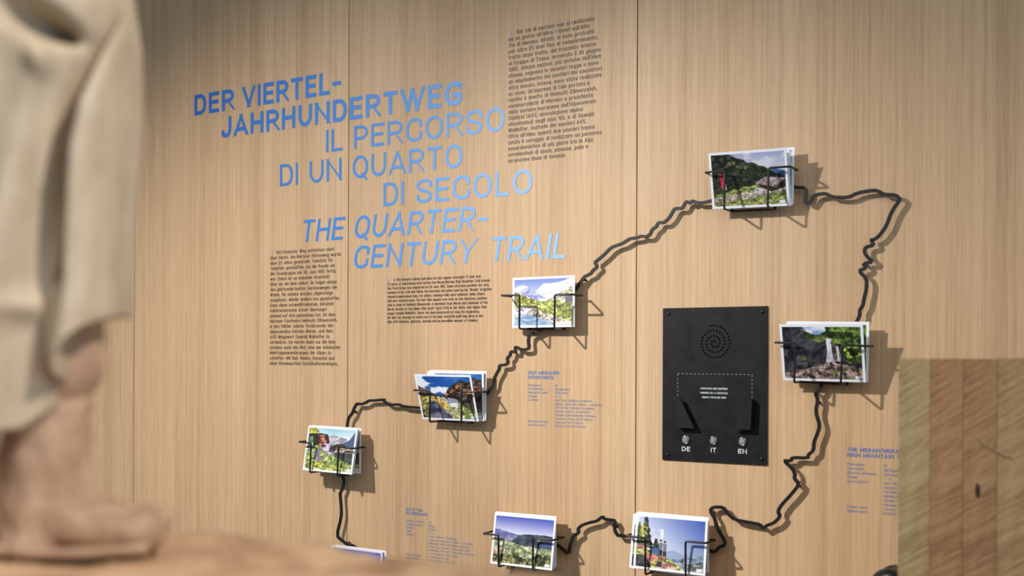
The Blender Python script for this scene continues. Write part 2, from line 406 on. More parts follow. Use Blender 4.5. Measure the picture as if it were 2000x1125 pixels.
XH = 0.72
B_ = 9
GLY = {  # character: (width, strokes); a stroke is points, corner rounding, closed; heights in cap heights
    'A': (.68, [([(0, 0), (.47, 1)], 0, 0), ([(.53, 1), (1, 0)], 0, 0), ([(.16, .27), (.84, .27)], 0, 0)]),
    'B': (.60, [([(0, 0), (0, 1)], 0, 0), ([(0, 1), (.94, 1), (.94, .53), (0, .53)], [0, B_, B_, 0], 0), ([(0, .53), (1, .53), (1, 0), (0, 0)], [0, B_, B_, 0], 0)]),
    'C': (.64, [([(1, .68), (1, 1), (0, 1), (0, 0), (1, 0), (1, .32)], B_, 0)]),
    'D': (.62, [([(0, 0), (0, 1), (1, 1), (1, 0)], [0, 0, B_, B_], 1)]),
    'E': (.54, [([(1, 1), (0, 1), (0, 0), (1, 0)], 0, 0), ([(0, .52), (.9, .52)], 0, 0)]),
    'F': (.52, [([(1, 1), (0, 1), (0, 0)], 0, 0), ([(0, .5), (.88, .5)], 0, 0)]),
    'G': (.66, [([(1, .80), (1, 1), (0, 1), (0, 0), (1, 0), (1, .43), (.5, .43)], [0, B_, B_, B_, B_, 0, 0], 0)]),
    'H': (.63, [([(0, 0), (0, 1)], 0, 0), ([(1, 0), (1, 1)], 0, 0), ([(0, .52), (1, .52)], 0, 0)]),
    'I': (0, [([(0, 0), (0, 1)], 0, 0)]),
    'J': (.50, [([(1, 1), (1, 0), (0, 0), (0, .22)], B_, 0)]),
    'K': (.62, [([(0, 0), (0, 1)], 0, 0), ([(0, .38), (1, 1)], 0, 0), ([(.35, .56), (1, 0)], 0, 0)]),
    'L': (.50, [([(0, 1), (0, 0), (1, 0)], 0, 0)]),
    'M': (.80, [([(0, 0), (0, 1)], 0, 0), ([(1, 0), (1, 1)], 0, 0), ([(.02, 1), (.5, .2)], 0, 0), ([(.5, .2), (.98, 1)], 0, 0)]),
    'N': (.66, [([(0, 0), (0, 1)], 0, 0), ([(1, 0), (1, 1)], 0, 0), ([(0.02, 1), (.98, 0)], 0, 0)]),
    'O': (.67, [([(0, 1), (1, 1), (1, 0), (0, 0)], B_, 1)]),
    'P': (.58, [([(0, 0), (0, 1)], 0, 0), ([(0, 1), (1, 1), (1, .43), (0, .43)], [0, B_, B_, 0], 0)]),
    'Q': (.67, [([(0, 1), (1, 1), (1, 0), (0, 0)], B_, 1), ([(.66, .12), (.95, -.14)], 0, 0)]),
    'R': (.61, [([(0, 0), (0, 1)], 0, 0), ([(0, 1), (1, 1), (1, .46), (0, .46)], [0, B_, B_, 0], 0), ([(.55, .46), (1, 0)], 0, 0)]),
    'S': (.60, [([(1, .74), (1, 1), (0, 1), (0, .55), (1, .47), (1, 0), (0, 0), (0, .26)], B_, 0)]),
    'T': (.58, [([(0, 1), (1, 1)], 0, 0), ([(.5, 1), (.5, 0)], 0, 0)]),
    'U': (.63, [([(0, 1), (0, 0), (1, 0), (1, 1)], B_, 0)]),
    'V': (.66, [([(0, 1), (.47, 0)], 0, 0), ([(.53, 0), (1, 1)], 0, 0)]),
    'W': (.95, [([(0, 1), (.25, 0)], 0, 0), ([(.27, 0), (.49, 1)], 0, 0), ([(.51, 1), (.73, 0)], 0, 0), ([(.75, 0), (1, 1)], 0, 0)]),
    'X': (.64, [([(0, 1), (1, 0)], 0, 0), ([(0, 0), (1, 1)], 0, 0)]),
    'Y': (.64, [([(0, 1), (.5, .42)], 0, 0), ([(1, 1), (.5, .42)], 0, 0), ([(.5, .46), (.5, 0)], 0, 0)]),
    'Z': (.58, [([(0, 1), (1, 1)], 0, 0), ([(1, 1), (0, 0)], 0, 0), ([(0, 0), (1, 0)], 0, 0)]),
    'a': (.56, [([(1, XH), (0, XH), (0, 0), (1, 0)], [0, B_, B_, 0], 0), ([(1, XH), (1, 0)], 0, 0)]),
    'b': (.56, [([(0, 1.03), (0, 0)], 0, 0), ([(0, XH), (1, XH), (1, 0), (0, 0)], [0, B_, B_, 0], 0)]),
    'c': (.52, [([(1, .5), (1, XH), (0, XH), (0, 0), (1, 0), (1, .22)], B_, 0)]),
    'd': (.56, [([(1, 1.03), (1, 0)], 0, 0), ([(1, XH), (0, XH), (0, 0), (1, 0)], [0, B_, B_, 0], 0)]),
    'e': (.56, [([(1, .36), (1, XH), (0, XH), (0, 0), (.95, 0)], [0, B_, B_, B_, 0], 0), ([(0, .36), (1, .36)], 0, 0)]),
    'f': (.36, [([(1, 1.03), (.35, 1.03), (.35, 0)], B_, 0), ([(-.1, XH), (1, XH)], 0, 0)]),
    'g': (.56, [([(1, XH), (0, XH), (0, 0), (1, 0)], [0, B_, B_, 0], 0), ([(1, XH), (1, -.27), (.05, -.27)], B_, 0)]),
    'h': (.54, [([(0, 1.03), (0, 0)], 0, 0), ([(0, XH), (1, XH), (1, 0)], B_, 0)]),
    'i': (0, [([(0, XH), (0, 0)], 0, 0), ([(0, .95), (0, .99)], 0, 0)]),
    'j': (.14, [([(1, XH), (1, -.27), (-.6, -.27)], B_, 0), ([(1, .95), (1, .99)], 0, 0)]),
    'k': (.52, [([(0, 1.03), (0, 0)], 0, 0), ([(0, .27), (1, XH)], 0, 0), ([(.35, .42), (1, 0)], 0, 0)]),
    'l': (0, [([(0, 1.03), (0, 0)], 0, 0)]),
    'm': (.86, [([(0, XH), (0, 0)], 0, 0), ([(0, XH), (.5, XH), (.5, 0)], B_, 0), ([(.45, XH), (1, XH), (1, 0)], B_, 0)]),
    'n': (.54, [([(0, XH), (0, 0)], 0, 0), ([(0, XH), (1, XH), (1, 0)], B_, 0)]),
    'o': (.57, [([(0, XH), (1, XH), (1, 0), (0, 0)], B_, 1)]),
    'p': (.56, [([(0, XH), (0, -.27)], 0, 0), ([(0, XH), (1, XH), (1, 0), (0, 0)], [0, B_, B_, 0], 0)]),
    'q': (.56, [([(1, XH), (1, -.27)], 0, 0), ([(1, XH), (0, XH), (0, 0), (1, 0)], [0, B_, B_, 0], 0)]),
    'r': (.34, [([(0, XH), (0, 0)], 0, 0), ([(0, XH), (1, XH)], 0, 0)]),
    's': (.50, [([(1, .54), (1, XH), (0, XH), (0, .38), (1, .34), (1, 0), (0, 0), (0, .18)], B_, 0)]),
    't': (.36, [([(.35, .95), (.35, 0), (1, 0)], B_, 0), ([(-.1, XH), (1, XH)], 0, 0)]),
    'u': (.54, [([(0, XH), (0, 0), (1, 0)], B_, 0), ([(1, XH), (1, 0)], 0, 0)]),
    'v': (.52, [([(0, XH), (.46, 0)], 0, 0), ([(.54, 0), (1, XH)], 0, 0)]),
    'w': (.80, [([(0, XH), (.24, 0)], 0, 0), ([(.28, 0), (.48, XH)], 0, 0), ([(.52, XH), (.72, 0)], 0, 0), ([(.76, 0), (1, XH)], 0, 0)]),
    'x': (.50, [([(0, XH), (1, 0)], 0, 0), ([(0, 0), (1, XH)], 0, 0)]),
    'y': (.54, [([(0, XH), (0, 0), (1, 0)], B_, 0), ([(1, XH), (1, -.27), (.1, -.27)], B_, 0)]),
    'z': (.48, [([(0, XH), (1, XH)], 0, 0), ([(1, XH), (0, 0)], 0, 0), ([(0, 0), (1, 0)], 0, 0)]),
    'ß': (.56, [([(0, 0), (0, 1), (.9, 1), (.9, .55), (.4, .55)], [0, B_, B_, B_, 0], 0), ([(.4, .55), (1, .55), (1, 0), (.35, 0)], [0, B_, B_, 0], 0)]),
    '0': (.60, [([(0, 1), (1, 1), (1, 0), (0, 0)], B_, 1)]),
    '1': (.30, [([(0, .82), (1, 1), (1, 0)], 0, 0)]),
    '2': (.56, [([(0, .74), (0, 1), (1, 1), (1, .52), (0, .12), (0, 0), (1, 0)], [0, B_, B_, B_, B_, 0, 0], 0)]),
    '3': (.56, [([(0, 1), (1, 1), (1, .54), (.3, .54)], [0, B_, B_, 0], 0), ([(.3, .54), (1, .54), (1, 0), (0, 0)], [0, B_, B_, 0], 0)]),
    '4': (.60, [([(.75, 0), (.75, 1)], 0, 0), ([(.75, 1), (0, .27)], 0, 0), ([(0, .27), (1, .27)], 0, 0)]),
    '5': (.56, [([(1, 1), (.05, 1), (.05, .57), (1, .57), (1, 0), (0, 0)], [0, 0, 0, B_, B_, 0], 0)]),
    '6': (.58, [([(0, .58), (1, .58), (1, 0), (0, 0)], B_, 1), ([(.9, 1), (0, 1), (0, .3)], [0, B_, 0], 0)]),
    '7': (.52, [([(0, 1), (1, 1), (.3, 0)], 0, 0)]),
    '8': (.58, [([(.04, 1), (.96, 1), (.96, .54), (.04, .54)], B_, 1), ([(0, .54), (1, .54), (1, 0), (0, 0)], B_, 1)]),
    '9': (.58, [([(0, .42), (1, .42), (1, 1), (0, 1)], B_, 1), ([(.1, 0), (1, 0), (1, .7)], [0, B_, 0], 0)]),
    '-': (.40, [([(0, .43), (1, .43)], 0, 0)]), '.': (0, [([(0, 0), (0, .03)], 0, 0)]), ',': (0, [([(0, .04), (0, -.12)], 0, 0)]),
    ':': (0, [([(0, 0), (0, .03)], 0, 0), ([(0, .55), (0, .58)], 0, 0)]), ';': (0, [([(0, .04), (0, -.12)], 0, 0), ([(0, .55), (0, .58)], 0, 0)]),
    "'": (0, [([(0, .8), (0, 1)], 0, 0)]), '(': (.22, [([(1, 1.08), (0, .85), (0, .1), (1, -.15)], B_, 0)]),
    ')': (.22, [([(0, 1.08), (1, .85), (1, .1), (0, -.15)], B_, 0)]), '/': (.40, [([(0, -.05), (1, 1.05)], 0, 0)]),
    ' ': (.30, []),
}
def _acc(base, top, *marks):
    w_, st_ = GLY[base]
    return (w_, list(st_) + [(list(m_), 0, 0) for m_ in marks])
for lo_, up_ in (('ä', 'a'), ('ö', 'o'), ('ü', 'u')):
    GLY[lo_] = _acc(up_, 0, [(.22, .95), (.22, .99)], [(.78, .95), (.78, .99)])
GLY['Ö'] = _acc('O', 0, [(.25, 1.2), (.25, 1.24)], [(.75, 1.2), (.75, 1.24)])
GLY['Ü'] = _acc('U', 0, [(.25, 1.2), (.25, 1.24)], [(.75, 1.2), (.75, 1.24)])
GLY['è'] = _acc('e', 0, [(.25, 1.06), (.62, .92)])
GLY['ù'] = _acc('u', 0, [(.25, 1.06), (.62, .92)])
SLANT = set('AVWNYRXKMZvwxkz/74')

def text_width(s_, H, t, gapf):
    return sum(max(GLY[c][0] * H, t) for c in s_) + gapf * H * (len(s_) - 1)

def draw_text(s_, x0, x1, z, H, t, shear, vs, fs, gapf=.145, seg=7):
    """strokes of a line of text laid between x0 and x1 on baseline z; vertices are (x, depth, z)"""
    nat = text_width(s_, H, t, gapf)
    k = (x1 - x0 - shear * H) / nat
    gap = gapf * H * k
    x = x0
    for c in s_:
        gw, strokes = GLY[c]
        W = max(gw * H * k, t) if gw else t
        for si, (pts, R, closed) in enumerate(strokes):
            Pm = [(t / 2 + u * (W - t) if gw else t / 2, t / 2 + q * (H - t)) for u, q in pts]
            r = [(W * .47 if q else 0) for q in R] if isinstance(R, list) else (W * .47 if R else 0)
            path = rp2(Pm, r, bool(closed), seg)
            d0 = Vector(Pm[1]) - Vector(Pm[0])
            slanted = c in SLANT and min(abs(d0.x), abs(d0.y)) > 1e-6
            Lp, Rp = ribbon(path, t, bool(closed), 0 if closed else (t if slanted else t / 2))
            vmax = max(q for _, q in pts); vmin = min(q for _, q in pts)
            lo = t / 2 + vmin * (H - t) - t / 2; hi = t / 2 + vmax * (H - t) + t / 2
            b0 = len(vs)
            for a_, b_ in zip(Lp, Rp):
                for q in (a_, b_):
                    y = min(max(q.y, lo), hi)
                    vs.append((x + q.x + shear * y, -si * 4e-5, z + y))
            m = len(Lp)
            for i in range(m if closed else m - 1):
                j = (i + 1) % m
                fs.append((b0 + 2 * i, b0 + 2 * i + 1, b0 + 2 * j + 1, b0 + 2 * j))
        x += W + gap

def text_obj(name, s_, x0, x1, z, H, t, material, parent, origin, shear=0, gapf=.145, seg=7, mw=None):
    vs, fs = [], []
    draw_text(s_, x0 - origin[0], x1 - origin[0], z - origin[1], H, t, shear, vs, fs, gapf, seg)
    o = pymesh(name, vs, fs, material, parent, mw=mw)
    bm = bmesh.new(); bm.from_mesh(o.data)
    for fc in bm.faces:
        fc.normal_update()
        if fc.normal.y > 0: fc.normal_flip()
    bm.to_mesh(o.data); bm.free()
    return o

TITLES = [
    ('title_lettering', 'bold blue capitals DER VIERTEL-JAHRHUNDERTWEG high on the oak wall', .0098, 0, [
        (2.1258, 205, [('DER', 380, 457), ('VIERTEL-', 474, 667)]),
        (2.0580, 240, [('JAHRHUNDERTWEG', 433, 902)])]),
    ('title_lettering', 'light blue upright capitals IL PERCORSO DI UN QUARTO DI SECOLO', .0070, 0, [
        (1.9895, 280, [('IL', 637, 671), ('PERCORSO', 692, 985)]),
        (1.9200, 345, [('DI', 547, 583), ('UN', 605, 667), ('QUARTO', 689, 903)]),
        (1.8497, 385, [('DI', 749, 790), ('SECOLO', 814, 1039)])]),
    ('title_lettering', 'slanted light blue capitals THE QUARTER-CENTURY TRAIL', .0072, .17, [
        (1.7800, 455, [('THE', 588, 675), ('QUARTER-', 691, 957)]),
        (1.7100, 500, [('CENTURY', 690, 932), ('TRAIL', 956, 1112)])]),
]
CAP = 0.0530
for nm, lab, t, sh, lines in TITLES:
    xs = wall(lines[0][2][0][1], lines[0][1])[0]
    root = empty(nm, (xs, -0.0006, lines[-1][0]), lab, 'lettering', 'title lettering on the oak wall')
    for z, py, words in lines:
        for wd, a, b in words:
            text_obj('lettering_word', wd, wall(a, py)[0], wall(b, py)[0], z, CAP, t, MAT['blue'], root, (xs, lines[-1][0]), sh)

# ------------------------------------------------------------------ small printed text
def block(name, label, lines, ends, left, first, ytop, ybot, icon):
    zt, zb = wall(left, ytop)[1], wall(left, ybot)[1]
    n = len(lines); x0 = wall(left, ytop)[0]
    root = empty(name, (x0, -0.0006, zb), label, 'wall text', 'paragraphs printed on the oak wall')
    pitch = (zt - zb) / (n - 1)
    for i, s in enumerate(lines):
        z = zt - pitch * i
        py = ytop + (ybot - ytop) * i / (n - 1)
        xa = wall(first, ytop)[0] if i == 0 else x0
        text_obj('text_line', s, xa, wall(ends[i], py)[0], z, pitch * .655, pitch * .088, MAT['ink'], root, (x0, zb), 0, .17, 3)
    h = pitch * 0.62
    vs = [(0, 0, zt - zb + h), (h * .9, 0, zt - zb + h), (h * .9, 0, zt - zb), (h * .35, 0, zt - zb)]
    pymesh('arrow_mark', vs, [(0, 3, 2, 1)], MAT['icon'], root)

IT = """100 km di sentieri non si realizzano
da un giorno all'altro: i lavori sull'Alta
Via di Merano, infatti, si sono protratti
per oltre 25 anni fino al completamento,
tratto dopo tratto, del tracciato intorno
al Gruppo di Tessa, avvenuto il 30 giugno
1985. Alcune sezioni, più antiche dell'idea
stessa, seguono le secolari rogge o sono
un ampliamento dei sentieri dei cacciatori.
Altre ancora, invece, sono state realizzate
ex novo. Un'impresa di tale portata e
rischio è merito di Helmuth Ellmenreich,
commerciante di Merano e presidente
della sezione meranese dell'Alpenverein
Südtirol (AVS, associazione alpina
altoatesina) negli anni '60, e di Oswald
Wallnöfer, custode dei sentieri AVS.
Oltre all'idea, questi due pionieri hanno
avuto il coraggio di realizzare un percorso
escursionistico di più giorni tra le Alpi,
avvalendosi di ascia, piccone, pala e
un'enorme dose di tenacia.""".split('\n')
DE = """100 Kilometer Weg entstehen nicht
über Nacht. Am Meraner Höhenweg wurde
über 25 Jahre gewerkelt, Teilstück für
Teilstück geschaffen, bis die Runde um
die Texelgruppe am 30. Juni 1985 fertig
war. Dabei ist so mancher Abschnitt
älter als die Idee selbst. So folgen einige
den jahrhundertealten Servicewegen der
Waale, für andere wurden Jägersteige
ausgebaut, wieder andere neu geschaffen.
Dass diese schweißtreibende, mitunter
halsbrecherische Arbeit überhaupt
jemand auf sich genommen hat, ist dem
Meraner Kaufmann Helmuth Ellmenreich,
in den 1960er-Jahren Vorsitzender der
Alpenvereins-Sektion Meran, und dem
AVS-Wegewart Oswald Wallnöfer zu
verdanken. Sie hatten nicht nur die Idee,
sondern auch den Mut, eine der schönsten
Mehrtageswanderungen der Alpen zu
schaffen. Mit Beil, Hacke, Schaufel und
einer Riesenportion Durchhaltevermögen.""".split('\n')
EN = """A 100-kilometre hiking trail does not just appear overnight: it took over
25 years of painstaking work before the Meran/Merano High Mountain Trail around
the Texel Group was completed on 30 June 1985. Some stretches predate the very
concept of the trail and follow the centuries-old paths used by the 'Waaler' irrigation
channel maintenance men; for others, hunting trails were widened, while others
still were created anew. The fact that anyone ever took on this laborious, perilous
task is down to Helmuth Ellmenreich, a merchant from Meran and chairman of the
Meran Section of the Alpine Club South Tyrol (AVS) in the 1960s, and Alpine Club
ranger Oswald Wallnöfer: these two men possessed not only the inspiration,
but also the courage to create one of the most beautiful multi-day hikes in the
Alps with hatchets, pickaxes, shovels and an incredible amount of stamina.""".split('\n')
block('wall_text', 'dark Italian paragraph beside the top of the blue title', IT,
      [1161.3, 1151.3, 1160, 1168, 1164.7, 1173.3, 1173.3, 1168.7, 1177.3, 1174.7, 1151.3, 1166.3, 1158.4, 1164.1, 1137.8,
       1159.9, 1145.6, 1162, 1175.5, 1159.9, 1148.5, 1105.1], 993.8, 1008.7, 69.2, 318, 1)
block('wall_text', 'dark German paragraph in a narrow column left of a panel seam', DE,
      [653.1, 665.8, 650.2, 653.7, 655.4, 643.9, 657.7, 658.9, 650.2, 663.5, 652.5, 637.5, 654.9, 658.7, 651.2, 650, 643.7,
       656.2, 664.3, 646.9, 653.1, 659.9], 528.3, 539.3, 497.2, 712.6, 1)
block('wall_text', 'small dark English paragraph under the slanted title lines', EN,
      [938.6, 956, 954.2, 959, 945.8, 950, 951.8, 949.4, 936.2, 942.2, 932.6], 757.2, 769.5, 549.6, 631, 1)

def info(label, title, tends, tx, ty, rows, lab, vx, vals, pitch=0.0076):
    """small blue table: two title lines, then label and value rows"""
    x0 = wall(tx, ty[0])[0]
    zr = wall(tx, rows)[1]
    zb = zr - 11 * pitch
    root = empty('info_table', (x0, -0.0006, zb), label, 'wall text', 'small blue tables printed on the oak wall')
    for s, e, y in zip(title, tends, ty):
        text_obj('table_title', s, x0, wall(e, y)[0], wall(tx, y)[1], .0070, .00125, MAT['blue_small'], root, (x0, zb), 0, .16, 3)
    for i, s, e in lab:
        py = rows + i * (pitch * 940)
        text_obj('table_label', s, x0, wall(e, py)[0], zr - i * pitch, .0047, .00052, MAT['blue_faint'], root, (x0, zb), 0, .17, 3)
    for i, (s, e) in enumerate(vals):
        py = rows + i * (pitch * 940)
        text_obj('table_value', s, wall(vx, py)[0], wall(e, py)[0], zr - i * pitch, .0047, .00052, MAT['blue_faint'], root, (x0, zb), 0, .17, 3)

info('pale blue German table headed DER MERANER HÖHENWEG', ['DER MERANER', 'HÖHENWEG'], [1092, 1080.7], 1032.3, [731, 740], 754,
     [(0, 'Wegnummer', 1057.3), (1, 'Gesamtlänge', 1059.3), (2, 'Höhenunterschied', 1069.3), (3, 'Etappen', 1049.3), (4, 'Zustiege', 1050.7),
      (10, 'Niedrigster Punkt', 1070.7), (11, 'Höchster Punkt', 1066.7)], 1083.5,
     [('24', 1088), ('100 Kilometer', 1112), ('6.650 Meter', 1110), ('5 - 8', 1094.6), ('Dorf Tirol, Seilbahn Hochmuth', 1156), ('Algund, Sessellift Vellau - Leiteralm', 1175.3),
      ('Partschins, Seilbahn Texelbahn', 1161.3), ('Naturns, Bahn Unterstell', 1151.3), ('Schnals, Katharinaberg, Karthaus', 1163.3),
      ('Passeier, Ulfas und Pfelders', 1158), ('Vernuer 840 Meter', 1139.3), ('Eisjöchl 2.895 Meter', 1144)])
info('pale blue Italian table headed ALTA VIA DI MERANO', ['ALTA VIA', 'DI MERANO'], [824.8, 834.7], 793.6, [996.8, 1004.3], 1018.0,
     [(0, 'Sentiero numero', 829.7), (1, 'Lunghezza totale', 824.8), (2, 'Dislivello', 809.2), (3, 'Tappe', 803.6), (4, 'Accessi', 807.3),
      (10, 'Punto più basso', 822), (11, 'Punto più alto', 819.2)], 837.8,
     [('24', 842.8), ('100 km', 849), ('6.650 m', 852), ('5 - 8', 848.4), ('Tirolo, funivia Hochmuth', 893), ('Lagundo, seggiovia Velloi - Leiteralm', 924.3),
      ('Parcines, funivia Texelbahn Cascata', 916.9), ('Naturno, funivia Unterstell Sole', 918), ('Senales, Monte S. Caterina, Certosa', 926.8),
      ('Val Passiria, Ulfas, Plan', 895.7), ('Vernurio 840 metri', 877), ('Passo Gelato 2.895 metri', 889)])
info('blue English table headed THE MERAN partly hidden by the timber post', ['THE MERAN/MERANO', 'HIGH MOUNTAIN TRAIL'], [1771, 1785], 1654.7, [881, 891.6], 908.4,
     [(0, 'Trail number', 1688.7), (1, 'Total length', 1687), (2, 'Elevation difference', 1711.4), (3, 'Stages', 1675), (4, 'Access points', 1694.8),
      (10, 'Lowest point', 1692), (11, 'Highest point', 1692.5)], 1725.7,
     [('24', 1732.5), ('100 kilometres', 1762), ('6,650 metres', 1760), ('5 - 8', 1739), ('Dorf Tirol/Tirolo, cable car', 1810), ('Algund/Lagundo, chairlift', 1806),
      ('Partschins/Parcines, cable car', 1815), ('Naturns/Naturno, cable car', 1808), ('Schnals Valley, Katharinaberg', 1815),
      ('Passeier Valley, Pfelders', 1802), ('Vernuer 840 metres', 1790), ('Eisjöchl 2,895 metres', 1800)])

# ------------------------------------------------------------------ black audio panel
PX0, PX1, PZ0, PZ1 = 0.3483, 0.5594, 1.3045, 1.6017
PT = 0.003
panel = empty('audio_panel', (PX0, 0, PZ0), 'matt black audio station plate with a spiral of holes and three buttons', 'audio panel')
def local(px, py, p=PT):
    x, z = wall(px, py, p); return x - PX0, z - PZ0
pz = lambda X, Y: (1270 + X / 5.358, 720 + Y / 5.358)
PM = Matrix(((1, 0, 0, 0), (0, 0, -1, 0), (0, 1, 0, 0), (0, 0, 0, 1)))
v, f = box_data(0, PX1 - PX0, 0, PZ1 - PZ0, 0, PT)
pymesh('plate', v, f, MAT['plate'], panel, mw=PM)
# domed screws
v, f = lathe_data([(.0034, 0), (.0034, .0007), (.0029, .0017), (.0018, .0024), (.0006, .0027), (.00025, .0027)], 16)
sme = bpy.data.meshes.new('screw'); sme.from_pydata(v, [], f); sme.materials.append(MAT['steel'])
for pl in sme.polygons: pl.use_smooth = True
for px, py in ((1270 + 237 / 6.62, 580 + 218 / 6.62), (1270 + 1452 / 6.62, 580 + 190 / 6.62), pz(180, 900), pz(1168, 942)):
    x, y = local(px, py)
    link_mesh('screw', sme, None, panel, PM @ Matrix.Translation((x, y, PT)))
# spiral of speaker holes
cx, cy = local(1270 + 828 / 6.62, 580 + 592 / 6.62)
vs, fs = [], []
TURNS, N = 3.62, 70
pitch = 0.0098; r0 = 0.0335
ang, rr = math.radians(103), r0
while rr > 0.0015:
    x, y = cx + rr * math.cos(ang), cy + rr * math.sin(ang)
    b = len(vs)
    for k in range(10):
        a = 2 * math.pi * k / 10
        vs.append((x + .0021 * math.cos(a), y + .0021 * math.sin(a), PT + .0003))
    fs.append(tuple(range(b, b + 10)))
    d = 0.0066 / max(rr, 0.004)
    ang -= d; rr -= pitch * d / (2 * math.pi)
tag(pymesh('speaker_holes', vs, fs, MAT['hole'], panel, mw=PM), kind='stuff')
# dashed outline
vs, fs = [], []
def dash(ax, ay, bx, by):
    d = Vector((bx - ax, by - ay)); L = d.length; d.normalize(); nrm = Vector((-d.y, d.x)) * .00045
    k = round(L / 0.0084); stp = L / k
    for i in range(k):
        p = Vector((ax, ay)) + d * (i * stp); q = p + d * (stp * .5)
        b = len(vs)
        for w_ in (p - nrm, q - nrm, q + nrm, p + nrm): vs.append((w_.x, w_.y, PT + .0003))
        fs.append((b, b + 1, b + 2, b + 3))
a, b, c, d_ = local(*pz(288, 56)), local(*pz(1066, 60)), local(*pz(288, 312)), local(*pz(1066, 322))
yt = (a[1] + b[1]) / 2; yb = (c[1] + d_[1]) / 2
dash(a[0], yt, b[0], yt); dash(a[0], yt, a[0], yb); dash(b[0], yt, b[0], yb)
pymesh('dashed_outline', vs, fs, MAT['dash'], panel, mw=PM)
def ptext(s, cxp, cyp, wpx, size, name, t):
    x0, y = local(*pz(cxp - wpx / 2, cyp)); x1, _ = local(*pz(cxp + wpx / 2, cyp))
    return text_obj(name, s, x0, x1, y - size / 2, size, t, MAT['white'], panel, (0, 0), 0, .15, 5, Matrix.Translation((0, -PT - .0003, 0)))
ptext('POSTKARTE HIER EINFÜGEN', 668, 207, 280, .0036, 'instruction_line', 0.00068)
ptext('INSERIRE QUI LA CARTOLINA', 669, 252, 286, .0034, 'instruction_line', 0.00065)
ptext('INSERT POSTCARD HERE', 669, 299, 250, .0034, 'instruction_line', 0.00065)
ptext('DE', 375, 838, 86, .0088, 'language_label', 0.00167)
ptext('IT', 664, 850, 60, .0088, 'language_label', 0.00167)
ptext('EN', 966, 863, 92, .0088, 'language_label', 0.00167)
# card brackets: tapering wedges standing off the plate on a spacer
def bracket(corners, spacer):
    T0, T1 = .0075, .0135
    pts = [local(*pz(*q), p=PT + T1) for q in corners]
    v, f = prism_data(pts[::-1], PT + T0, PT + T1)
    o = fixn(pymesh('card_bracket', v, f, MAT['bracket'], panel, mw=PM))
    bm = bmesh.new(); bm.from_mesh(o.data)
    bmesh.ops.bevel(bm, geom=list(bm.edges), offset=.0006, segments=2, affect='EDGES'); bm.to_mesh(o.data); bm.free()
    sp = [local(*pz(*q), p=PT + T1) for q in spacer]
    v, f = prism_data(sp[::-1], PT, PT + T0)
    s2 = fixn(pymesh('spacer', v, f, MAT['bracket'], o))
bracket([(250, 315), (310, 315), (462, 627), (270, 620)], [(250, 317), (268, 317), (288, 618), (270, 618)])
bracket([(1022, 325), (1066, 327), (1052, 643), (872, 640)], [(1050, 328), (1066, 328), (1052, 641), (1036, 641)])
# illuminated push buttons
for px, py in ((373, 742), (664, 752), (967, 762)):
    x, y = local(*pz(px, py))
    v, f = lathe_data([(.0082, 0), (.0082, .0018), (.0074, .0026), (.0066, .0026), (.0062, .0020), (.0060, .0006), (.0002, .0006)], 28)
    bt = pymesh('push_button', v, f, MAT['chrome'], panel, True, PM @ Matrix.Translation((x, y, PT)))
    v, f = lathe_data([(.0061, .0010), (.0059, .0026), (.0048, .0042), (.0030, .0052), (.0012, .0056), (.0002, .0056)], 28)
    pymesh('button_lens', v, f, MAT['lens'], bt, True)

# ------------------------------------------------------------------ steel trail outline
def zm(ox, oy, sc, pts): return [(ox + x / sc, oy + y / sc) for x, y in pts]
A = zm(1120, 370, 5.627, [(20, 1100), (60, 1040), (85, 1000), (120, 955), (180, 930), (215, 885), (258, 850), (230, 800), (265, 775), (340, 710), (390, 655),
    (440, 625), (530, 595), (570, 570), (615, 540), (690, 532), (740, 512), (800, 520), (840, 490), (860, 440), (905, 410), (930, 362),
    (990, 366), (1050, 310), (1100, 220), (1130, 207), (1190, 210), (1230, 138), (1258, 135), (1275, 150), (1310, 123), (1340, 146), (1430, 146), (1520, 120), (1620, 95)])
B = zm(1350, 270, 4.545, [(820, 420), (920, 434), (1000, 440), (1018, 460), (1006, 560), (1022, 576), (1050, 570), (1075, 520), (1110, 500), (1190, 488),
    (1250, 522), (1390, 527), (1480, 482), (1620, 460), (1670, 472), (1710, 500), (1815, 502)]) + \
    zm(1640, 340, 3.75, [(443, 185), (380, 270), (340, 380), (290, 450), (255, 478), (228, 482), (248, 520), (188, 535), (178, 565), (195, 600), (240, 642),
    (172, 655), (190, 688), (138, 708), (195, 765), (195, 840), (175, 920), (170, 960), (143, 1000), (147, 1030), (125, 1080)])
Cc = zm(1470, 730, 3.515, [(490, 20), (475, 60), (455, 118), (428, 135), (447, 180), (430, 262), (460, 355), (440, 420), (420, 465), (415, 530), (380, 555),
    (378, 580), (270, 575), (262, 599), (212, 598), (270, 650), (290, 690), (283, 720), (320, 758)]) + \
    zm(1370, 960, 5, [(870, 35), (780, 130), (742, 195), (768, 245), (705, 310), (640, 330), (600, 360), (565, 322), (480, 307), (320, 277), (250, 210), (210, 155),
    (110, 152), (80, 190), (130, 270), (145, 350), (190, 420), (230, 490), (218, 530), (175, 540), (130, 590), (80, 585), (20, 560)])
D = zm(1060, 960, 6.82, [(1300, 597), (1180, 597), (1000, 592), (975, 560), (948, 500), (962, 388), (870, 377), (815, 367), (798, 338), (760, 357), (720, 395),
    (620, 415), (560, 435), (510, 455), (462, 500), (478, 550), (395, 600), (365, 700), (335, 830), (260, 770), (190, 712), (90, 690)])
Hid = [(1010, 1080), (1001, 1108), (985, 1150), (940, 1166), (880, 1150), (800, 1160), (745, 1125), (712, 1090)]
G = zm(630, 960, 8.035, [(520, 890), (470, 848), (380, 830), (290, 770), (212, 690), (285, 400), (285, 250), (265, 40)]) + \
    zm(560, 810, 7.03, [(728, 1080), (760, 1010), (780, 930), (760, 830), (760, 700)])
